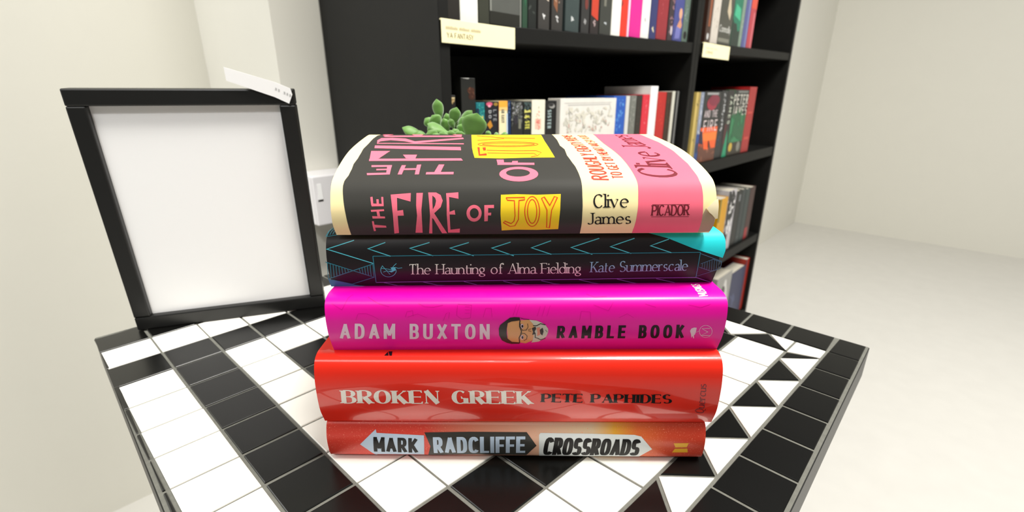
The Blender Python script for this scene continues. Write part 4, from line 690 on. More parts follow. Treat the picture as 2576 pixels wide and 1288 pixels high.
('L','spine_pattern','foil_violet',1,0.5,[(24.78,2.97),(27.96,3.0),(31.15,3.02),(34.34,3.05),(37.53,3.07),(40.72,3.1),(43.92,3.12),(47.11,3.15),(50.31,3.17),(53.51,3.2),(56.71,3.22),(59.91,3.25),(63.11,3.28),(66.32,3.3),(69.52,3.33),(72.73,3.35),(75.94,3.38),(79.15,3.4),(82.36,3.43),(85.58,3.45),(88.79,3.48),(92.01,3.5),(95.23,3.53),(98.45,3.55),(101.67,3.58),(104.9,3.6),(108.12,3.63),(111.35,3.65),(114.58,3.68),(117.81,3.7),(121.04,3.73),(124.27,3.75),(127.51,3.78),(130.75,3.81),(133.99,3.83),(137.23,3.86),(140.47,3.88),(143.71,3.91),(146.96,3.93),(150.2,3.96),(153.45,3.98),(156.7,4.01),(159.95,4.03),(163.2,4.06),(166.46,4.09),(169.72,4.11),(172.97,4.14),(176.23,4.16),(179.5,4.19),(182.76,4.21),(186.02,4.24),(189.29,4.26),(192.56,4.29),(195.83,4.31),(199.1,4.34),(202.37,4.37),(205.65,4.39),(208.92,4.42)],False),
('L','spine_pattern','foil_teal',1,0.5,[(25.43,20.57),(25.57,16.8),(25.58,12.84),(25.32,8.29),(24.78,2.97)],False),
('L','spine_pattern','foil_teal',1,0.45,[(208.3,21.11),(208.03,17.48),(207.93,13.68),(208.19,9.44),(208.92,4.42)],False),
('L','spine_pattern','foil_violet',1,0.4,[(29.07,2.77),(32.8,1.45),(36.57,0.14),(40.53,0.0)],False),
('L','spine_pattern','foil_violet',1,0.4,[(51.46,2.9),(55.44,1.54),(59.45,0.21),(63.58,0.0)],False),
('L','spine_pattern','foil_violet',1,0.4,[(74.85,2.87),(78.62,1.45),(82.41,0.05),(86.27,0.0)],False),
('L','spine_pattern','foil_violet',1,0.4,[(97.43,2.86),(101.06,1.51),(104.72,0.18),(108.36,0.0)],False),
('L','spine_pattern','foil_violet',1,0.4,[(119.23,3.01),(122.94,1.72),(126.67,0.45),(130.35,0.0)],False),
('L','spine_pattern','foil_violet',1,0.4,[(140.95,3.58),(145.0,2.17),(149.07,0.77),(153.07,0.0)],False),
('L','spine_pattern','foil_violet',1,0.4,[(163.01,3.73),(167.06,2.34),(171.15,0.96),(175.16,0.0)],False),
('L','spine_pattern','foil_violet',1,0.4,[(185.89,3.72),(189.85,2.5),(193.83,1.28),(197.82,0.07)],False),
('L','spine_pattern','foil_violet',1,0.4,[(208.92,4.42),(214.18,2.07),(219.39,0.0)],False),
('L','spine_pattern','foil_teal',1,0.5,[(-0.8,17.45),(2.03,16.45),(4.86,15.43),(7.69,14.39),(10.51,13.33),(13.32,12.24),(16.12,11.09),(18.91,9.88),(21.68,8.61),(24.46,7.29),(21.17,5.96),(17.84,4.6),(14.49,3.22),(11.12,1.83),(7.96,2.95),(4.83,4.07),(1.72,5.17),(-1.38,6.25),(2.11,7.69),(5.55,9.07),(8.94,10.39),(12.29,11.64),(15.58,12.82),(18.84,13.96),(22.07,15.06),(25.28,16.15)],False),
('L','spine_pattern','foil_teal',1,0.4,[(0.17,17.11),(-0.28,12.07),(-1.36,5.99)],False),
('L','spine_pattern','foil_teal',1,0.4,[(1.68,16.57),(1.32,12.08),(0.45,6.75)],False),
('L','spine_pattern','foil_teal',1,0.4,[(3.2,16.03),(2.91,12.08),(2.24,7.48)],False),
('L','spine_pattern','foil_teal',1,0.4,[(4.72,15.48),(4.02,8.21)],False),
('L','spine_pattern','foil_teal',1,0.4,[(6.23,14.93),(5.78,8.91)],False),
('L','spine_pattern','foil_teal',1,0.4,[(7.74,14.37),(7.54,9.6)],False),
('L','spine_pattern','foil_teal',1,0.4,[(9.26,13.81),(9.28,10.27)],False),
('L','spine_pattern','foil_teal',1,0.4,[(10.77,13.23),(11.01,10.93)],False),
('L','spine_pattern','foil_teal',1,0.4,[(17.22,13.39),(17.44,10.8)],False),
('L','spine_pattern','foil_teal',1,0.4,[(18.79,13.94),(18.85,10.18)],False),
('L','spine_pattern','foil_teal',1,0.4,[(20.37,14.49),(20.25,9.56)],False),
('L','spine_pattern','foil_teal',1,0.4,[(21.93,15.02),(21.66,8.91)],False),
('L','spine_pattern','foil_teal',1,0.4,[(23.5,15.55),(23.06,8.26)],False),
('L','spine_pattern','foil_teal',1,0.4,[(25.05,16.08),(24.91,12.15),(24.47,7.58)],False),
('P','blue_corner_panel','ink_blue',1,[[(-1.47,5.93),(1.75,4.85),(4.98,3.76),(8.23,2.66),(11.51,1.56),(14.94,0.53),(18.5,0.0),(22.17,0.0),(25.84,0.0),(22.55,0.0),(19.25,0.0),(15.95,0.0),(12.66,0.0),(9.37,0.0),(5.79,0.0),(2.21,0.0),(-1.36,0.0)]]),
('L','spine_pattern','foil_dim',1,0.4,[(208.36,20.41),(211.5,19.25),(214.67,18.08),(217.87,16.89),(221.09,15.69),(221.1,10.97),(218.07,9.68),(215.07,8.33),(212.08,6.92),(209.1,5.45)],False),
('L','spine_pattern','foil_dim',1,0.4,[(209.35,14.31),(212.66,15.65),(215.99,16.97),(221.17,15.19)],False),
('L','spine_pattern','foil_dim',1,0.4,[(208.79,12.22),(212.39,10.85),(216.08,9.38),(220.86,10.97)],False),
('L','spine_pattern','foil_dim',1,0.3,[(210.25,14.82),(210.47,11.18)],False),
('L','spine_pattern','foil_dim',1,0.3,[(211.54,15.33),(211.96,10.67)],False),
('L','spine_pattern','foil_dim',1,0.3,[(212.82,15.84),(213.47,10.13)],False),
('L','spine_pattern','foil_dim',1,0.3,[(214.11,16.34),(214.98,9.6)],False),
('L','spine_pattern','foil_dim',1,0.3,[(215.4,16.84),(215.73,13.32),(216.41,9.39)],False),
('L','spine_pattern','foil_dim',1,0.3,[(216.73,17.01),(217.04,13.56),(217.69,9.72)],False),
('L','spine_pattern','foil_dim',1,0.3,[(218.15,16.58),(218.98,10.05)],False),
('L','spine_pattern','foil_dim',1,0.3,[(219.57,16.13),(220.27,10.37)],False),
('P','cyan_corner_panel','ink_cyan',1,[[(179.52,32.8),(182.96,31.45),(186.46,30.25),(190.02,29.16),(193.38,27.71),(196.79,26.3),(200.25,24.89),(203.75,23.48),(207.22,22.36),(210.71,21.22),(214.23,20.08),(217.78,18.92),(221.36,17.75),(222.45,21.92),(222.45,27.94),(221.78,31.79),(219.84,35.72),(219.41,40.87),(214.97,38.62),(210.8,36.85),(205.74,35.94),(200.75,35.14),(197.17,34.7),(193.61,34.3),(190.06,33.9),(186.53,33.52),(183.02,33.15)]]),
('L','spine_pattern','foil_teal',1,0.4,[(0.06,32.63),(0.13,37.49),(0.87,42.1)],False),
('L','spine_pattern','foil_teal',1,0.4,[(1.33,33.24),(1.49,37.46),(1.72,43.71)],False),
('L','spine_pattern','foil_teal',1,0.4,[(2.77,33.68),(3.06,37.42),(2.91,42.86)],False),
('L','spine_pattern','foil_teal',1,0.4,[(-0.59,32.03),(2.47,32.6),(5.53,33.19)],False),
('L','spine_pattern','foil_teal',1,0.4,[(-0.62,32.15),(-0.21,36.45),(-0.12,43.76)],False),
('T','title_lettering','ink_cream',2,'The Haunting of Alma Fielding','book',[(44.3,9.2),(141.73,8.79),(44.95,15.68),(141.21,15.54)]),
('T','author_lettering','ink_paleblue',2,'Kate Summerscale','book',[(146.89,9.44),(202.49,10.06),(146.79,16.08),(201.81,16.72)]),
('L','publisher_emblem','foil_cyan',2,0.3,[(29.36,13.49),(33.48,12.83),(37.61,12.16),(37.41,11.25),(37.01,10.35),(36.44,9.51),(35.73,8.76),(34.91,8.16),(34.01,7.73),(33.09,7.51),(32.18,7.51),(31.33,7.74),(30.57,8.18),(29.93,8.79),(29.44,9.54),(29.11,10.39),(28.95,11.29),(28.97,12.2),(29.15,13.07),(29.51,13.88),(30.03,14.61)],False),
('L','publisher_emblem','foil_cyan',2,0.28,[(30.06,15.14),(31.97,12.38),(33.78,9.31)],False),
('L','publisher_emblem','foil_cyan',2,0.28,[(30.24,11.07),(32.35,11.85),(34.92,11.01)],False),
('L','publisher_emblem','foil_cyan',2,0.28,[(35.45,13.62),(36.7,15.08),(38.05,16.26)],False),
('L','publisher_emblem','foil_cyan',2,0.28,[(37.06,14.09),(38.76,13.33),(41.02,13.66)],False),
('P','publisher_emblem','foil_cyan',2,[[(34.59,13.87),(37.06,14.09),(37.54,12.32),(34.88,10.74),(32.76,11.58),(35.28,12.08)]]),
],
'ramble': [
('T','author_lettering','ink_pale',1,'ADAM BUXTON','din',[(5.74,9.91),(89.47,9.18),(7.53,20.39),(89.7,19.86)]),
('T','title_lettering','ink_plum',1,'RAMBLE BOOK','dinb',[(126.97,9.77),(198.58,9.58),(127.0,18.47),(197.33,19.0)]),
('P','publisher_emblem','ink_pale',1,[[(200.97,14.92),(201.46,16.58),(202.94,17.22),(204.34,17.0),(204.36,14.34),(204.25,12.6),(203.75,11.69),(204.4,9.44),(203.94,9.44),(203.12,11.39),(202.95,10.11),(202.72,10.11),(201.95,12.61)]]),
('L','publisher_emblem','ink_pale',1,0.22,[(213.36,14.59),(213.46,13.5),(213.34,12.44),(212.98,11.51),(212.42,10.77),(211.67,10.3),(210.77,10.14),(209.8,10.31),(208.83,10.78),(207.91,11.53),(207.14,12.47),(206.56,13.52),(206.23,14.62),(206.15,15.69),(206.33,16.67),(206.75,17.49),(207.38,18.12),(208.17,18.51),(209.06,18.64),(210.0,18.5),(210.92,18.11),(211.77,17.48),(212.48,16.65),(213.02,15.67),(213.36,14.59)],False),
('L','publisher_emblem','ink_pale',1,0.3,[(211.91,16.65),(207.41,16.39),(211.01,14.21),(207.98,11.86),(212.83,11.54)],False),
('L','publisher_emblem','ink_pale',1,0.2,[(204.45,13.89),(206.29,15.02)],False),
('T','subtitle_lettering','ink_white',1,'MUSINGS','hand',[(210.19,36.01),(210.41,50.82),(205.16,35.41),(206.02,50.85)]),
('P','portrait','skin_print',1,[[(99.18,16.71),(99.62,20.3),(101.65,21.37),(106.23,22.12),(111.48,22.39),(113.38,20.06),(115.29,18.47),(115.46,11.68),(113.32,7.95),(109.71,5.51),(106.38,6.36),(102.01,6.93),(99.58,9.31)]]),
('P','portrait','hair_print',2,[[(94.65,16.72),(95.36,19.13),(98.26,21.67),(100.81,23.73),(103.35,24.09),(106.22,23.9),(106.48,22.12),(101.65,21.42),(99.62,20.45),(99.09,17.11),(98.99,13.98),(99.41,9.82),(102.01,6.93),(106.38,6.42),(106.22,5.25),(101.66,5.13),(99.04,6.12),(96.27,8.3),(94.77,12.45)]]),
('P','portrait','beard_print',2,[[(111.48,22.39),(115.22,22.0),(117.96,20.82),(120.38,19.25),(122.0,16.63),(122.07,14.54),(121.16,11.43),(119.02,8.97),(117.0,7.14),(112.84,6.33),(113.49,7.95),(114.08,11.69),(113.48,14.99),(114.26,18.47),(113.38,20.06)]]),
('P','portrait','hair_print',3,[[(112.93,17.06),(114.95,18.27),(115.33,16.65),(114.51,14.99),(115.24,13.26),(113.19,12.6),(113.66,14.57)]]),
('P','portrait','lip_print',3,[[(115.48,17.26),(117.35,17.86),(117.75,12.81),(115.97,11.68),(116.06,14.56)]]),
('P','portrait','hair_print',4,[[(117.31,16.02),(118.9,17.45),(119.48,14.97),(118.89,12.13),(117.73,13.47)]]),
('L','portrait','hair_print',3,0.5,[(113.58,18.77),(115.62,18.76),(117.64,20.04),(120.38,19.25)],False),
('L','portrait','hair_print',3,0.5,[(114.88,13.7),(114.97,10.49),(116.37,10.0),(118.16,8.72),(120.71,9.98)],False),
('L','portrait','hair_print',3,0.55,[(106.4,22.12),(106.16,20.47),(106.12,18.3),(107.22,15.23),(106.9,12.85),(105.98,10.53),(106.3,5.95)],False),
('L','portrait','hair_print',3,0.3,[(106.41,20.47),(106.77,17.9),(107.82,15.64),(109.87,15.95),(110.86,17.88),(110.49,20.07)],False),
('L','portrait','hair_print',3,0.3,[(107.24,13.73),(109.04,13.5),(110.45,11.7),(110.16,9.27),(108.62,7.98)],False),
('L','portrait','hair_print',3,0.25,[(110.89,16.25),(112.59,16.66)],False),
('L','portrait','hair_print',3,0.25,[(110.9,15.42),(112.62,15.0)],False),
('L','portrait','hair_print',3,0.3,[(106.48,23.62),(108.43,22.97),(111.48,22.58)],False),
('L','portrait','hair_print',3,0.25,[(120.48,16.01),(121.56,14.54)],False),
('P','portrait','ink_pale',3,[[(108.38,18.49),(108.31,17.84),(108.08,17.31),(107.74,17.02),(107.36,17.02),(107.01,17.32),(106.77,17.84),(106.68,18.5),(106.76,19.14),(106.99,19.66),(107.33,19.94),(107.71,19.94),(108.05,19.65),(108.29,19.14)]]),
('P','portrait','hair_print',4,[[(108.26,18.49),(108.19,18.01),(107.99,17.66),(107.71,17.53),(107.43,17.66),(107.22,18.01),(107.14,18.49),(107.21,18.97),(107.41,19.32),(107.69,19.44),(107.98,19.32),(108.18,18.97)]]),
('P','portrait','ink_pale',3,[[(108.48,10.76),(108.41,9.97),(108.18,9.31),(107.84,8.94),(107.45,8.95),(107.1,9.32),(106.85,9.98),(106.76,10.77),(106.83,11.54),(107.06,12.14),(107.4,12.47),(107.79,12.47),(108.14,12.14),(108.39,11.54)]]),
('P','portrait','hair_print',4,[[(108.36,10.76),(108.3,10.18),(108.09,9.74),(107.81,9.58),(107.52,9.75),(107.31,10.19),(107.22,10.76),(107.29,11.34),(107.49,11.75),(107.78,11.89),(108.06,11.75),(108.28,11.34)]]),
('L','embossed_pattern','ink_magenta_dark',1,0.13,[(16.36,22.38),(18.01,26.16),(22.39,26.38),(26.22,24.74),(29.13,22.83)],False),
('L','embossed_pattern','ink_magenta_dark',1,0.13,[(3.7,31.98),(6.63,30.23),(9.42,28.45),(11.14,31.74),(12.29,35.36),(14.22,38.04)],False),
('L','embossed_pattern','ink_magenta_dark',1,0.13,[(22.71,35.94),(25.98,33.76),(29.03,31.92),(32.13,31.03),(35.2,30.16)],False),
('L','embossed_pattern','ink_magenta_dark',1,0.13,[(43.7,24.22),(44.74,27.45),(47.81,27.9),(48.11,24.68)],False),
('L','embossed_pattern','ink_magenta_dark',1,0.13,[(50.88,31.86),(54.41,30.1),(59.22,29.87),(64.46,30.95)],False),
('L','embossed_pattern','ink_magenta_dark',1,0.13,[(64.19,21.73),(66.14,26.48),(67.9,26.93),(67.34,23.2)],False),
('L','embossed_pattern','ink_magenta_dark',1,0.13,[(72.33,30.93),(71.8,25.08),(74.36,22.93),(79.22,23.64),(79.62,27.36),(79.98,30.91),(76.15,31.14),(72.32,31.37)],False),
('L','embossed_pattern','ink_magenta_dark',1,0.13,[(76.26,30.05),(78.89,29.95)],False),
('L','embossed_pattern','ink_magenta_dark',1,0.13,[(76.25,28.27),(78.87,28.17)],False),
('L','embossed_pattern','ink_magenta_dark',1,0.13,[(76.21,26.45),(78.84,26.35)],False),
('L','embossed_pattern','ink_magenta_dark',1,0.13,[(86.25,24.1),(87.63,29.14),(90.69,29.13),(91.09,24.08)],False),
('L','embossed_pattern','ink_magenta_dark',1,0.13,[(102.51,24.99),(103.61,28.42),(104.71,31.72)],False),
('L','embossed_pattern','ink_magenta_dark',1,0.13,[(104.27,24.98),(105.36,28.42),(106.46,31.72)],False),
('L','embossed_pattern','ink_magenta_dark',1,0.13,[(45.02,24.22),(50.37,26.07),(55.51,23.71)],False),
('L','embossed_pattern','ink_magenta_dark',1,0.13,[(146.51,30.94),(150.53,29.25),(154.6,27.52),(157.31,32.26)],False),
('L','embossed_pattern','ink_magenta_dark',1,0.13,[(139.13,22.04),(139.83,27.33),(144.77,26.85),(145.31,20.47)],False),
('L','embossed_pattern','ink_magenta_dark',1,0.13,[(174.72,31.31),(180.51,29.51)],False),
('L','embossed_pattern','ink_magenta_dark',1,0.13,[(198.44,30.8),(201.79,30.01),(205.16,29.22),(210.55,31.0)],False),
('L','embossed_pattern','ink_magenta_dark',1,0.13,[(115.71,24.57),(117.45,30.12)],False),
('L','embossed_pattern','ink_magenta_dark',1,0.13,[(118.4,24.56),(120.14,30.56)],False),
('L','embossed_pattern','ink_magenta_dark',1,0.13,[(121.09,24.55),(122.82,30.55)],False),
('L','embossed_pattern','ink_magenta_dark',1,0.13,[(160.63,23.47),(164.98,25.85),(168.73,23.44)],False),
('L','embossed_pattern','ink_magenta_dark',1,0.13,[(143.16,38.03),(147.3,35.29),(150.72,35.57),(154.15,35.88)],False),
],
'broken': [
('T','title_lettering','ink_white',1,'BROKEN GREEK','fat',[(13.45,16.57),(122.68,16.54),(13.92,25.27),(122.32,25.19)]),
('T','author_lettering','ink_text',1,'PETE PAPHIDES','fat',[(127.42,17.76),(201.97,17.21),(127.53,23.34),(201.47,23.03)]),
('T','publisher_lettering','ink_maroon',1,'Quercus','quercus',[(221.29,9.14),(219.74,30.16),(216.43,9.86),(215.38,30.39)]),
('P','cover_lettering','ink_text',1,[[(40.39,49.17),(42.64,49.18),(43.02,46.02),(41.63,46.02)]]),
('P','cover_lettering','ink_text',1,[[(38.65,46.07),(40.19,48.82),(41.17,46.08)]]),
],
'cross': [
('P','name_panel','ink_paleblue2',1,[[(19.46,13.73),(22.99,17.48),(26.25,20.74),(29.4,23.8),(29.96,21.6),(33.49,21.43),(37.01,21.27),(40.54,21.11),(44.06,20.94),(47.59,20.78),(51.11,20.61),(54.63,20.45),(58.15,20.28),(58.05,16.05),(57.72,11.02),(57.13,4.76),(53.54,4.77),(49.95,4.78),(46.36,4.78),(42.77,4.79),(39.18,4.8),(35.58,4.81),(31.99,4.81),(28.4,4.82),(28.29,2.9),(26.21,5.88),(22.89,10.05)]]),
('P','name_panel','ink_black',1,[[(58.44,22.1),(61.75,22.17),(65.06,22.24),(68.37,22.32),(71.67,22.39),(74.98,22.46),(78.28,22.53),(81.59,22.61),(84.89,22.68),(88.31,22.68),(91.73,22.68),(95.15,22.68),(98.57,22.68),(101.98,22.68),(105.4,22.68),(108.81,22.68),(112.23,22.68),(115.64,22.68),(119.06,22.69),(121.01,19.94),(122.98,16.98),(124.98,13.63),(121.97,9.76),(118.93,5.19),(115.21,5.2),(111.49,5.2),(107.77,5.21),(104.04,5.21),(100.32,5.21),(96.59,5.22),(92.87,5.22),(89.14,5.22),(85.42,5.08),(81.7,4.92),(77.98,4.76),(74.25,4.61),(70.51,4.39),(66.75,4.15),(62.97,3.75),(59.1,2.9),(61.57,12.54),(60.12,17.73)]]),
('P','name_panel','ink_paleblue3',1,[[(126.35,21.1),(127.22,22.31),(130.87,22.27),(134.52,22.24),(138.17,22.21),(141.81,22.18),(145.46,22.14),(149.11,22.11),(152.75,22.08),(156.4,22.04),(160.15,21.97),(163.9,21.89),(167.64,21.82),(171.39,21.74),(175.13,21.67),(178.88,21.59),(182.62,21.52),(186.72,20.52),(190.17,16.37),(193.95,11.47),(191.33,9.09),(188.73,6.54),(186.43,2.9),(182.84,2.9),(179.25,2.9),(175.66,2.9),(172.06,2.9),(168.47,2.9),(164.87,2.9),(161.28,2.9),(157.68,2.9),(154.25,2.9),(150.82,2.9),(147.39,2.9),(143.95,2.9),(140.52,2.9),(137.09,2.9),(133.65,2.9),(130.21,2.9),(126.78,2.9),(126.53,10.77),(126.4,16.42)]]),
('T','author_lettering','ink_text',2,'MARK','cond',[(27.13,7.7),(53.86,6.78),(27.83,19.1),(54.34,18.35)]),
('T','author_lettering','ink_paleblue2',2,'RADCLIFFE','stencil',[(63.17,6.7),(118.25,7.58),(63.36,19.2),(118.36,20.13)]),
('T','title_lettering','ink_text',2,'CROSSROADS','cond',[(128.75,5.61),(186.36,5.68),(129.9,19.59),(186.79,18.76)]),
('P','publisher_emblem','ink_gold',1,[[(206.11,16.23),(210.53,16.34),(214.94,16.45),(214.2,13.3),(210.86,13.19),(207.51,13.08)]]),
('P','publisher_emblem','ink_gold',1,[[(207.37,12.02),(211.02,12.14),(214.66,12.26),(215.52,8.96),(210.81,8.9),(206.11,8.85)]]),
],
}

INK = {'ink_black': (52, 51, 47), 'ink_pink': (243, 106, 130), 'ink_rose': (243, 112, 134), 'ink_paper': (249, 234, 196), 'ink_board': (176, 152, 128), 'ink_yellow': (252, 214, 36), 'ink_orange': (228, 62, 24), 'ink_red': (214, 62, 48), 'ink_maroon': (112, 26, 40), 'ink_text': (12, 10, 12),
 'foil_cyan': (92, 204, 220), 'foil_teal': (52, 128, 146), 'foil_dim': (70, 104, 130), 'foil_violet': (146, 120, 206), 'ink_blue': (66, 128, 172), 'ink_cyan': (38, 214, 222), 'ink_cream': (226, 236, 222), 'ink_paleblue': (140, 190, 212),
 'ink_pale': (236, 206, 224), 'ink_plum': (30, 0, 20), 'ink_white': (244, 236, 226), 'ink_magenta_dark': (190, 0, 128), 'skin_print': (222, 160, 104), 'hair_print': (34, 20, 20), 'beard_print': (206, 200, 186), 'lip_print': (222, 136, 110),
 'ink_paleblue2': (190, 208, 228), 'ink_paleblue3': (222, 228, 228), 'ink_gold': (230, 172, 40)}
JK = {   # colour, roughness, coat, label, pages
 'cross': ((222, 84, 62), .4, .1, 'orange hardback with arrow signs on its spine, at the bottom of the stack', (226, 216, 196)),
 'broken': ((232, 40, 20), .3, .75, 'glossy red hardback, thickest of the stack, second from the bottom', (232, 224, 206)),
 'ramble': ((240, 0, 164), .36, .18, 'magenta hardback with a bearded face on its spine, middle of the stack', (232, 226, 212)),
 'haunt': ((22, 20, 22), .5, .0, 'black hardback with cyan line pattern, second from the top of the stack', (230, 222, 204)),
 'fire': ((249, 231, 174), .66, .0, 'cream, charcoal and pink hardback with hand lettering, top of the stack', (236, 226, 200)),
}
def smooth_profile(pts, n=8):
    out = []; P = [Vector(p) for p in pts]
    for i in range(len(P) - 1):
        p0, p1, p2, p3 = P[max(i - 1, 0)], P[i], P[i + 1], P[min(i + 2, len(P) - 1)]; d = (p2 - p1).length
        m1 = (p2 - p0) / max((p2 - p1).length + (p1 - p0).length, 1e-9) * d; m2 = (p3 - p1) / max((p3 - p2).length + (p2 - p1).length, 1e-9) * d
        for k in range(n):
            t = k / n; out.append((2 * t**3 - 3 * t * t + 1) * p1 + (t**3 - 2 * t * t + t) * m1 + (-2 * t**3 + 3 * t * t) * p2 + (t**3 - t * t) * m2)
    out.append(P[-1]); return out
def cross_cover_material():
    m = mat('printed_orange_jacket', (222, 84, 62), .36, 0.05, 60, coat=.1, coatr=.2, spec=.35); nt = m.node_tree; b = nt.nodes['Principled BSDF']
    tc = nt.nodes.new('ShaderNodeTexCoord'); sp = nt.nodes.new('ShaderNodeSeparateXYZ'); mr = nt.nodes.new('ShaderNodeMapRange'); rp = nt.nodes.new('ShaderNodeValToRGB')
    nt.links.new(tc.outputs['Object'], sp.inputs[0]); nt.links.new(sp.outputs['X'], mr.inputs[0]); mr.inputs[1].default_value = -.1123; mr.inputs[2].default_value = .1123
    nt.links.new(mr.outputs[0], rp.inputs[0]); els = [(0, (218, 62, 48)), (.26, (222, 70, 56)), (.40, (226, 140, 112)), (.56, (226, 178, 150)), (.70, (222, 196, 160)), (.76, (232, 170, 60)), (.82, (226, 112, 56)), (.9, (206, 74, 46)), (1, (204, 62, 42))]
    while len(rp.color_ramp.elements) < len(els): rp.color_ramp.elements.new(.5)
    for e, (p_, c_) in zip(rp.color_ramp.elements, els): e.position = p_; e.color = tuple(lin(v) for v in c_) + (1,)
    no = nt.nodes.new('ShaderNodeTexNoise'); no.inputs['Scale'].default_value = 1500; nt.links.new(tc.outputs['Object'], no.inputs['Vector'])
    r2 = nt.nodes.new('ShaderNodeMapRange'); r2.inputs[1].default_value = .62; r2.inputs[2].default_value = .75; nt.links.new(no.outputs['Fac'], r2.inputs[0])
    mx = nt.nodes.new('ShaderNodeMix'); mx.data_type = 'RGBA'; mx.inputs[7].default_value = (lin(240), lin(150), lin(120), 1); nt.links.new(rp.outputs[0], mx.inputs[6]); nt.links.new(r2.outputs[0], mx.inputs[0])
    nt.links.new(mx.outputs[2], b.inputs['Base Color']); return m
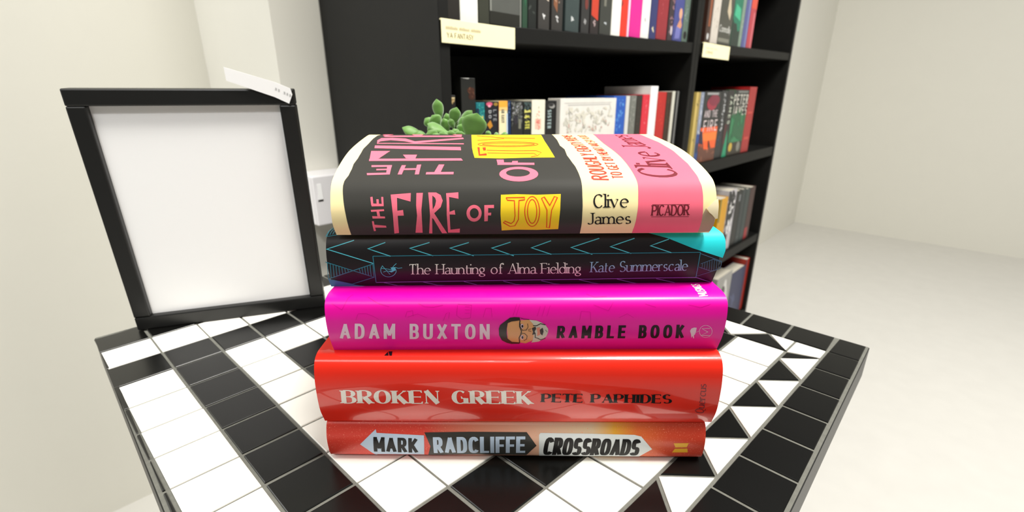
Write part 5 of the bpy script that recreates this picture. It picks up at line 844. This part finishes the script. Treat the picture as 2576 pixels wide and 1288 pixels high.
def stack_book(key):
    B = BOOKS[key]; col, rough, coat, label, pages = JK[key]; mm = .001; L = B['L'] * mm
    root = thing('hardback_book', label, 'book', (B['xc'] * mm, B['Yr'] * mm, TZ + B['zb'] * mm + .0003), R(B['yaw']), 'stacked hardbacks on the tiled table')
    prof = [Vector(((y - B['Yr']) * mm, (z - B['zb']) * mm)) for y, z in B['prof']]; cur = smooth_profile(prof)
    end = cur[-1].x
    nb = 10; outer = [Vector((end - (end - cur[0].x) * i / nb, 0)) for i in range(nb)] + cur
    N = []
    for i in range(len(outer)):
        d = (outer[min(i + 1, len(outer) - 1)] - outer[max(i - 1, 0)]).normalized(); N.append(Vector((-d.y, d.x)) if False else Vector((d.y, -d.x)) * 1)
    # outward normal: for the bottom board (running towards -y) it must point down
    if N[2].y > 0: N = [-n for n in N]
    th = .0022; inner = [p - n * th for p, n in zip(outer, N)]
    sh = B.get('shear', 0)      # the top book is racked a little out of square
    X0, X1 = -L / 2, L / 2; n = len(outer); xs = [X0, X1]
    b = MB(); vs = []
    for x in xs: vs += [(x - sh * p.x, p.x, p.y) for p in outer] + [(x - sh * p.x, p.x, p.y) for p in inner]
    fs = []
    for i in range(n - 1):
        fs += [(i, i + 1, 2 * n + i + 1, 2 * n + i), (n + i, 3 * n + i, 3 * n + i + 1, n + i + 1), (i, n + i, n + i + 1, i + 1), (2 * n + i, 2 * n + i + 1, 3 * n + i + 1, 3 * n + i)]
    fs += [(0, 2 * n, 3 * n, n), (n - 1, 2 * n - 1, 4 * n - 1, 3 * n - 1)]
    b.add(vs, fs)
    M = cross_cover_material() if key == 'cross' else mat('jacket_' + key, col, rough, 0.03, 50, 0.0 if key == 'broken' else 0.02, coat=coat, spec=.35, coatr=.03 if key == 'broken' else .2)
    b.build('dust_jacket', M, root, smooth=True)
    # page block follows the inside of the boards
    front = min(p.x for p in inner) + .004
    top = [p for p in inner[nb:] if p.x >= front + .004 and p.y > .012]; top = [p for p in top if p.y > prof[-1].y * .45]
    poly = [(end - .004, th + .0006), (front + .002, th + .0006)] + [(p.x, p.y - .0006) for p in top if p.x < end - .004] + [(end - .004, top[-1].y - .0006)]
    p_ = MB(); p_.prism(poly, X0 + .0035, X1 - .0035); p_.v = [(x - sh * y, y, z) for x, y, z in p_.v]; p_.build('page_block', pages_mat('stack_pages_%d' % pages[1], pages, 2, 2400), root)
    # printing: arc length lookup along the outer face of spine and front board
    s = [0.0]
    for a, c in zip(cur, cur[1:]): s.append(s[-1] + (c - a).length)
    NC = N[nb:]
    def place(u, sv, lift):
        sv = max(0, min(s[-1] - 1e-9, sv * mm)); i = max(0, min(len(s) - 2, next((k for k in range(len(s) - 1) if s[k + 1] >= sv), len(s) - 2)))
        t = (sv - s[i]) / (s[i + 1] - s[i]); p = cur[i].lerp(cur[i + 1], t); nn = NC[i].lerp(NC[i + 1], t).normalized()
        q = p + nn * lift; return Vector((X0 + u * mm - sh * q.x, q.x, q.y))
    cuts = [v * 1000 for v in s]
    groups = {}
    for e in ART[key]: groups.setdefault(e[1], []).append(e)
    for part, items in groups.items():
        bm = bmesh.new(); ms = []; lay = bm.faces.layers.int.new('lift'); cnt = [0]
        def emit(loops, mi, layer):
            tri = tessellate_polygon([[Vector((u, v, 0)) for u, v in l] for l in loops]); flat = [q for l in loops for q in l]; cnt[0] += 1; sub = cnt[0] % 24
            vv = [bm.verts.new((u, v, 0)) for u, v in flat]
            for t in tri:
                if len(set(t)) == 3:
                    try: f = bm.faces.new([vv[i] for i in t])
                    except ValueError: continue
                    f.material_index = mi; f[lay] = layer * 32 + sub
        for e in items:
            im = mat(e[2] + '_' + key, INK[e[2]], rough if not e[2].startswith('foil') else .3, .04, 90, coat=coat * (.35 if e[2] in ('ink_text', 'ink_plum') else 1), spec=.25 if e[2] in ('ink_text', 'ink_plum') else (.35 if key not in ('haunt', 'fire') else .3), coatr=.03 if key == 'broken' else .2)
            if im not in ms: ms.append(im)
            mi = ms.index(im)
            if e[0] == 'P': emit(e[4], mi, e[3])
            elif e[0] == 'L':
                w = e[4] / 2; q = [Vector(v) for v in e[5]]; q = [q[0]] + [c for a, c in zip(q, q[1:]) if (c - a).length > 1e-4]
                lf, rt = [], []
                for i in range(len(q)):
                    d = (q[min(i + 1, len(q) - 1)] - q[max(i - 1, 0)]); d = d.normalized() if d.length > 1e-6 else Vector((1, 0)); k = Vector((-d.y, d.x)) * w
                    if 0 < i < len(q) - 1:
                        c = (q[i] - q[i - 1]).normalized().dot((q[i + 1] - q[i]).normalized()); k *= min(2.2, 1 / max(.3, math.sqrt(max(0, (1 + c) / 2))))
                    lf.append(q[i] + k); rt.append(q[i] - k)
                for i in range(len(q) - 1): emit([[tuple(lf[i]), tuple(rt[i]), tuple(rt[i + 1]), tuple(lf[i + 1])]], mi, e[3])
            else:
                BL, BR, TL, TR = [Vector(v) for v in e[6]]; asp = (BR - BL).length / ((TL - BL).length * .5 + (TR - BR).length * .5)
                for qd in typeset(e[4], e[5], asp):
                    emit([[tuple((BL.lerp(BR, u)) + ((TL - BL).lerp(TR - BR, u)) * v) for u, v in qd]], mi, e[3])
        for c in cuts:
            bmesh.ops.bisect_plane(bm, geom=bm.verts[:] + bm.edges[:] + bm.faces[:], plane_co=(0, c, 0), plane_no=(0, 1, 0), dist=1e-4)
        bm.normal_update(); flip = []
        for f in bm.faces:
            if f.normal.z < 0: flip.append(f)
        bmesh.ops.reverse_faces(bm, faces=flip)
        for v in bm.verts:
            lv = max(f[lay] for f in v.link_faces) if v.link_faces else 32; lift = .00007 * (lv // 32) + .0000022 * (lv % 32) + .00003
            v.co = place(v.co.x, v.co.y, lift)
        me = bpy.data.meshes.new(part); bm.to_mesh(me); bm.free()
        for x in ms: me.materials.append(x)
        me.polygons.foreach_set('use_smooth', [True] * len(me.polygons))
        o = bpy.data.objects.new(part, me); C.objects.link(o); o.parent = root
    return root
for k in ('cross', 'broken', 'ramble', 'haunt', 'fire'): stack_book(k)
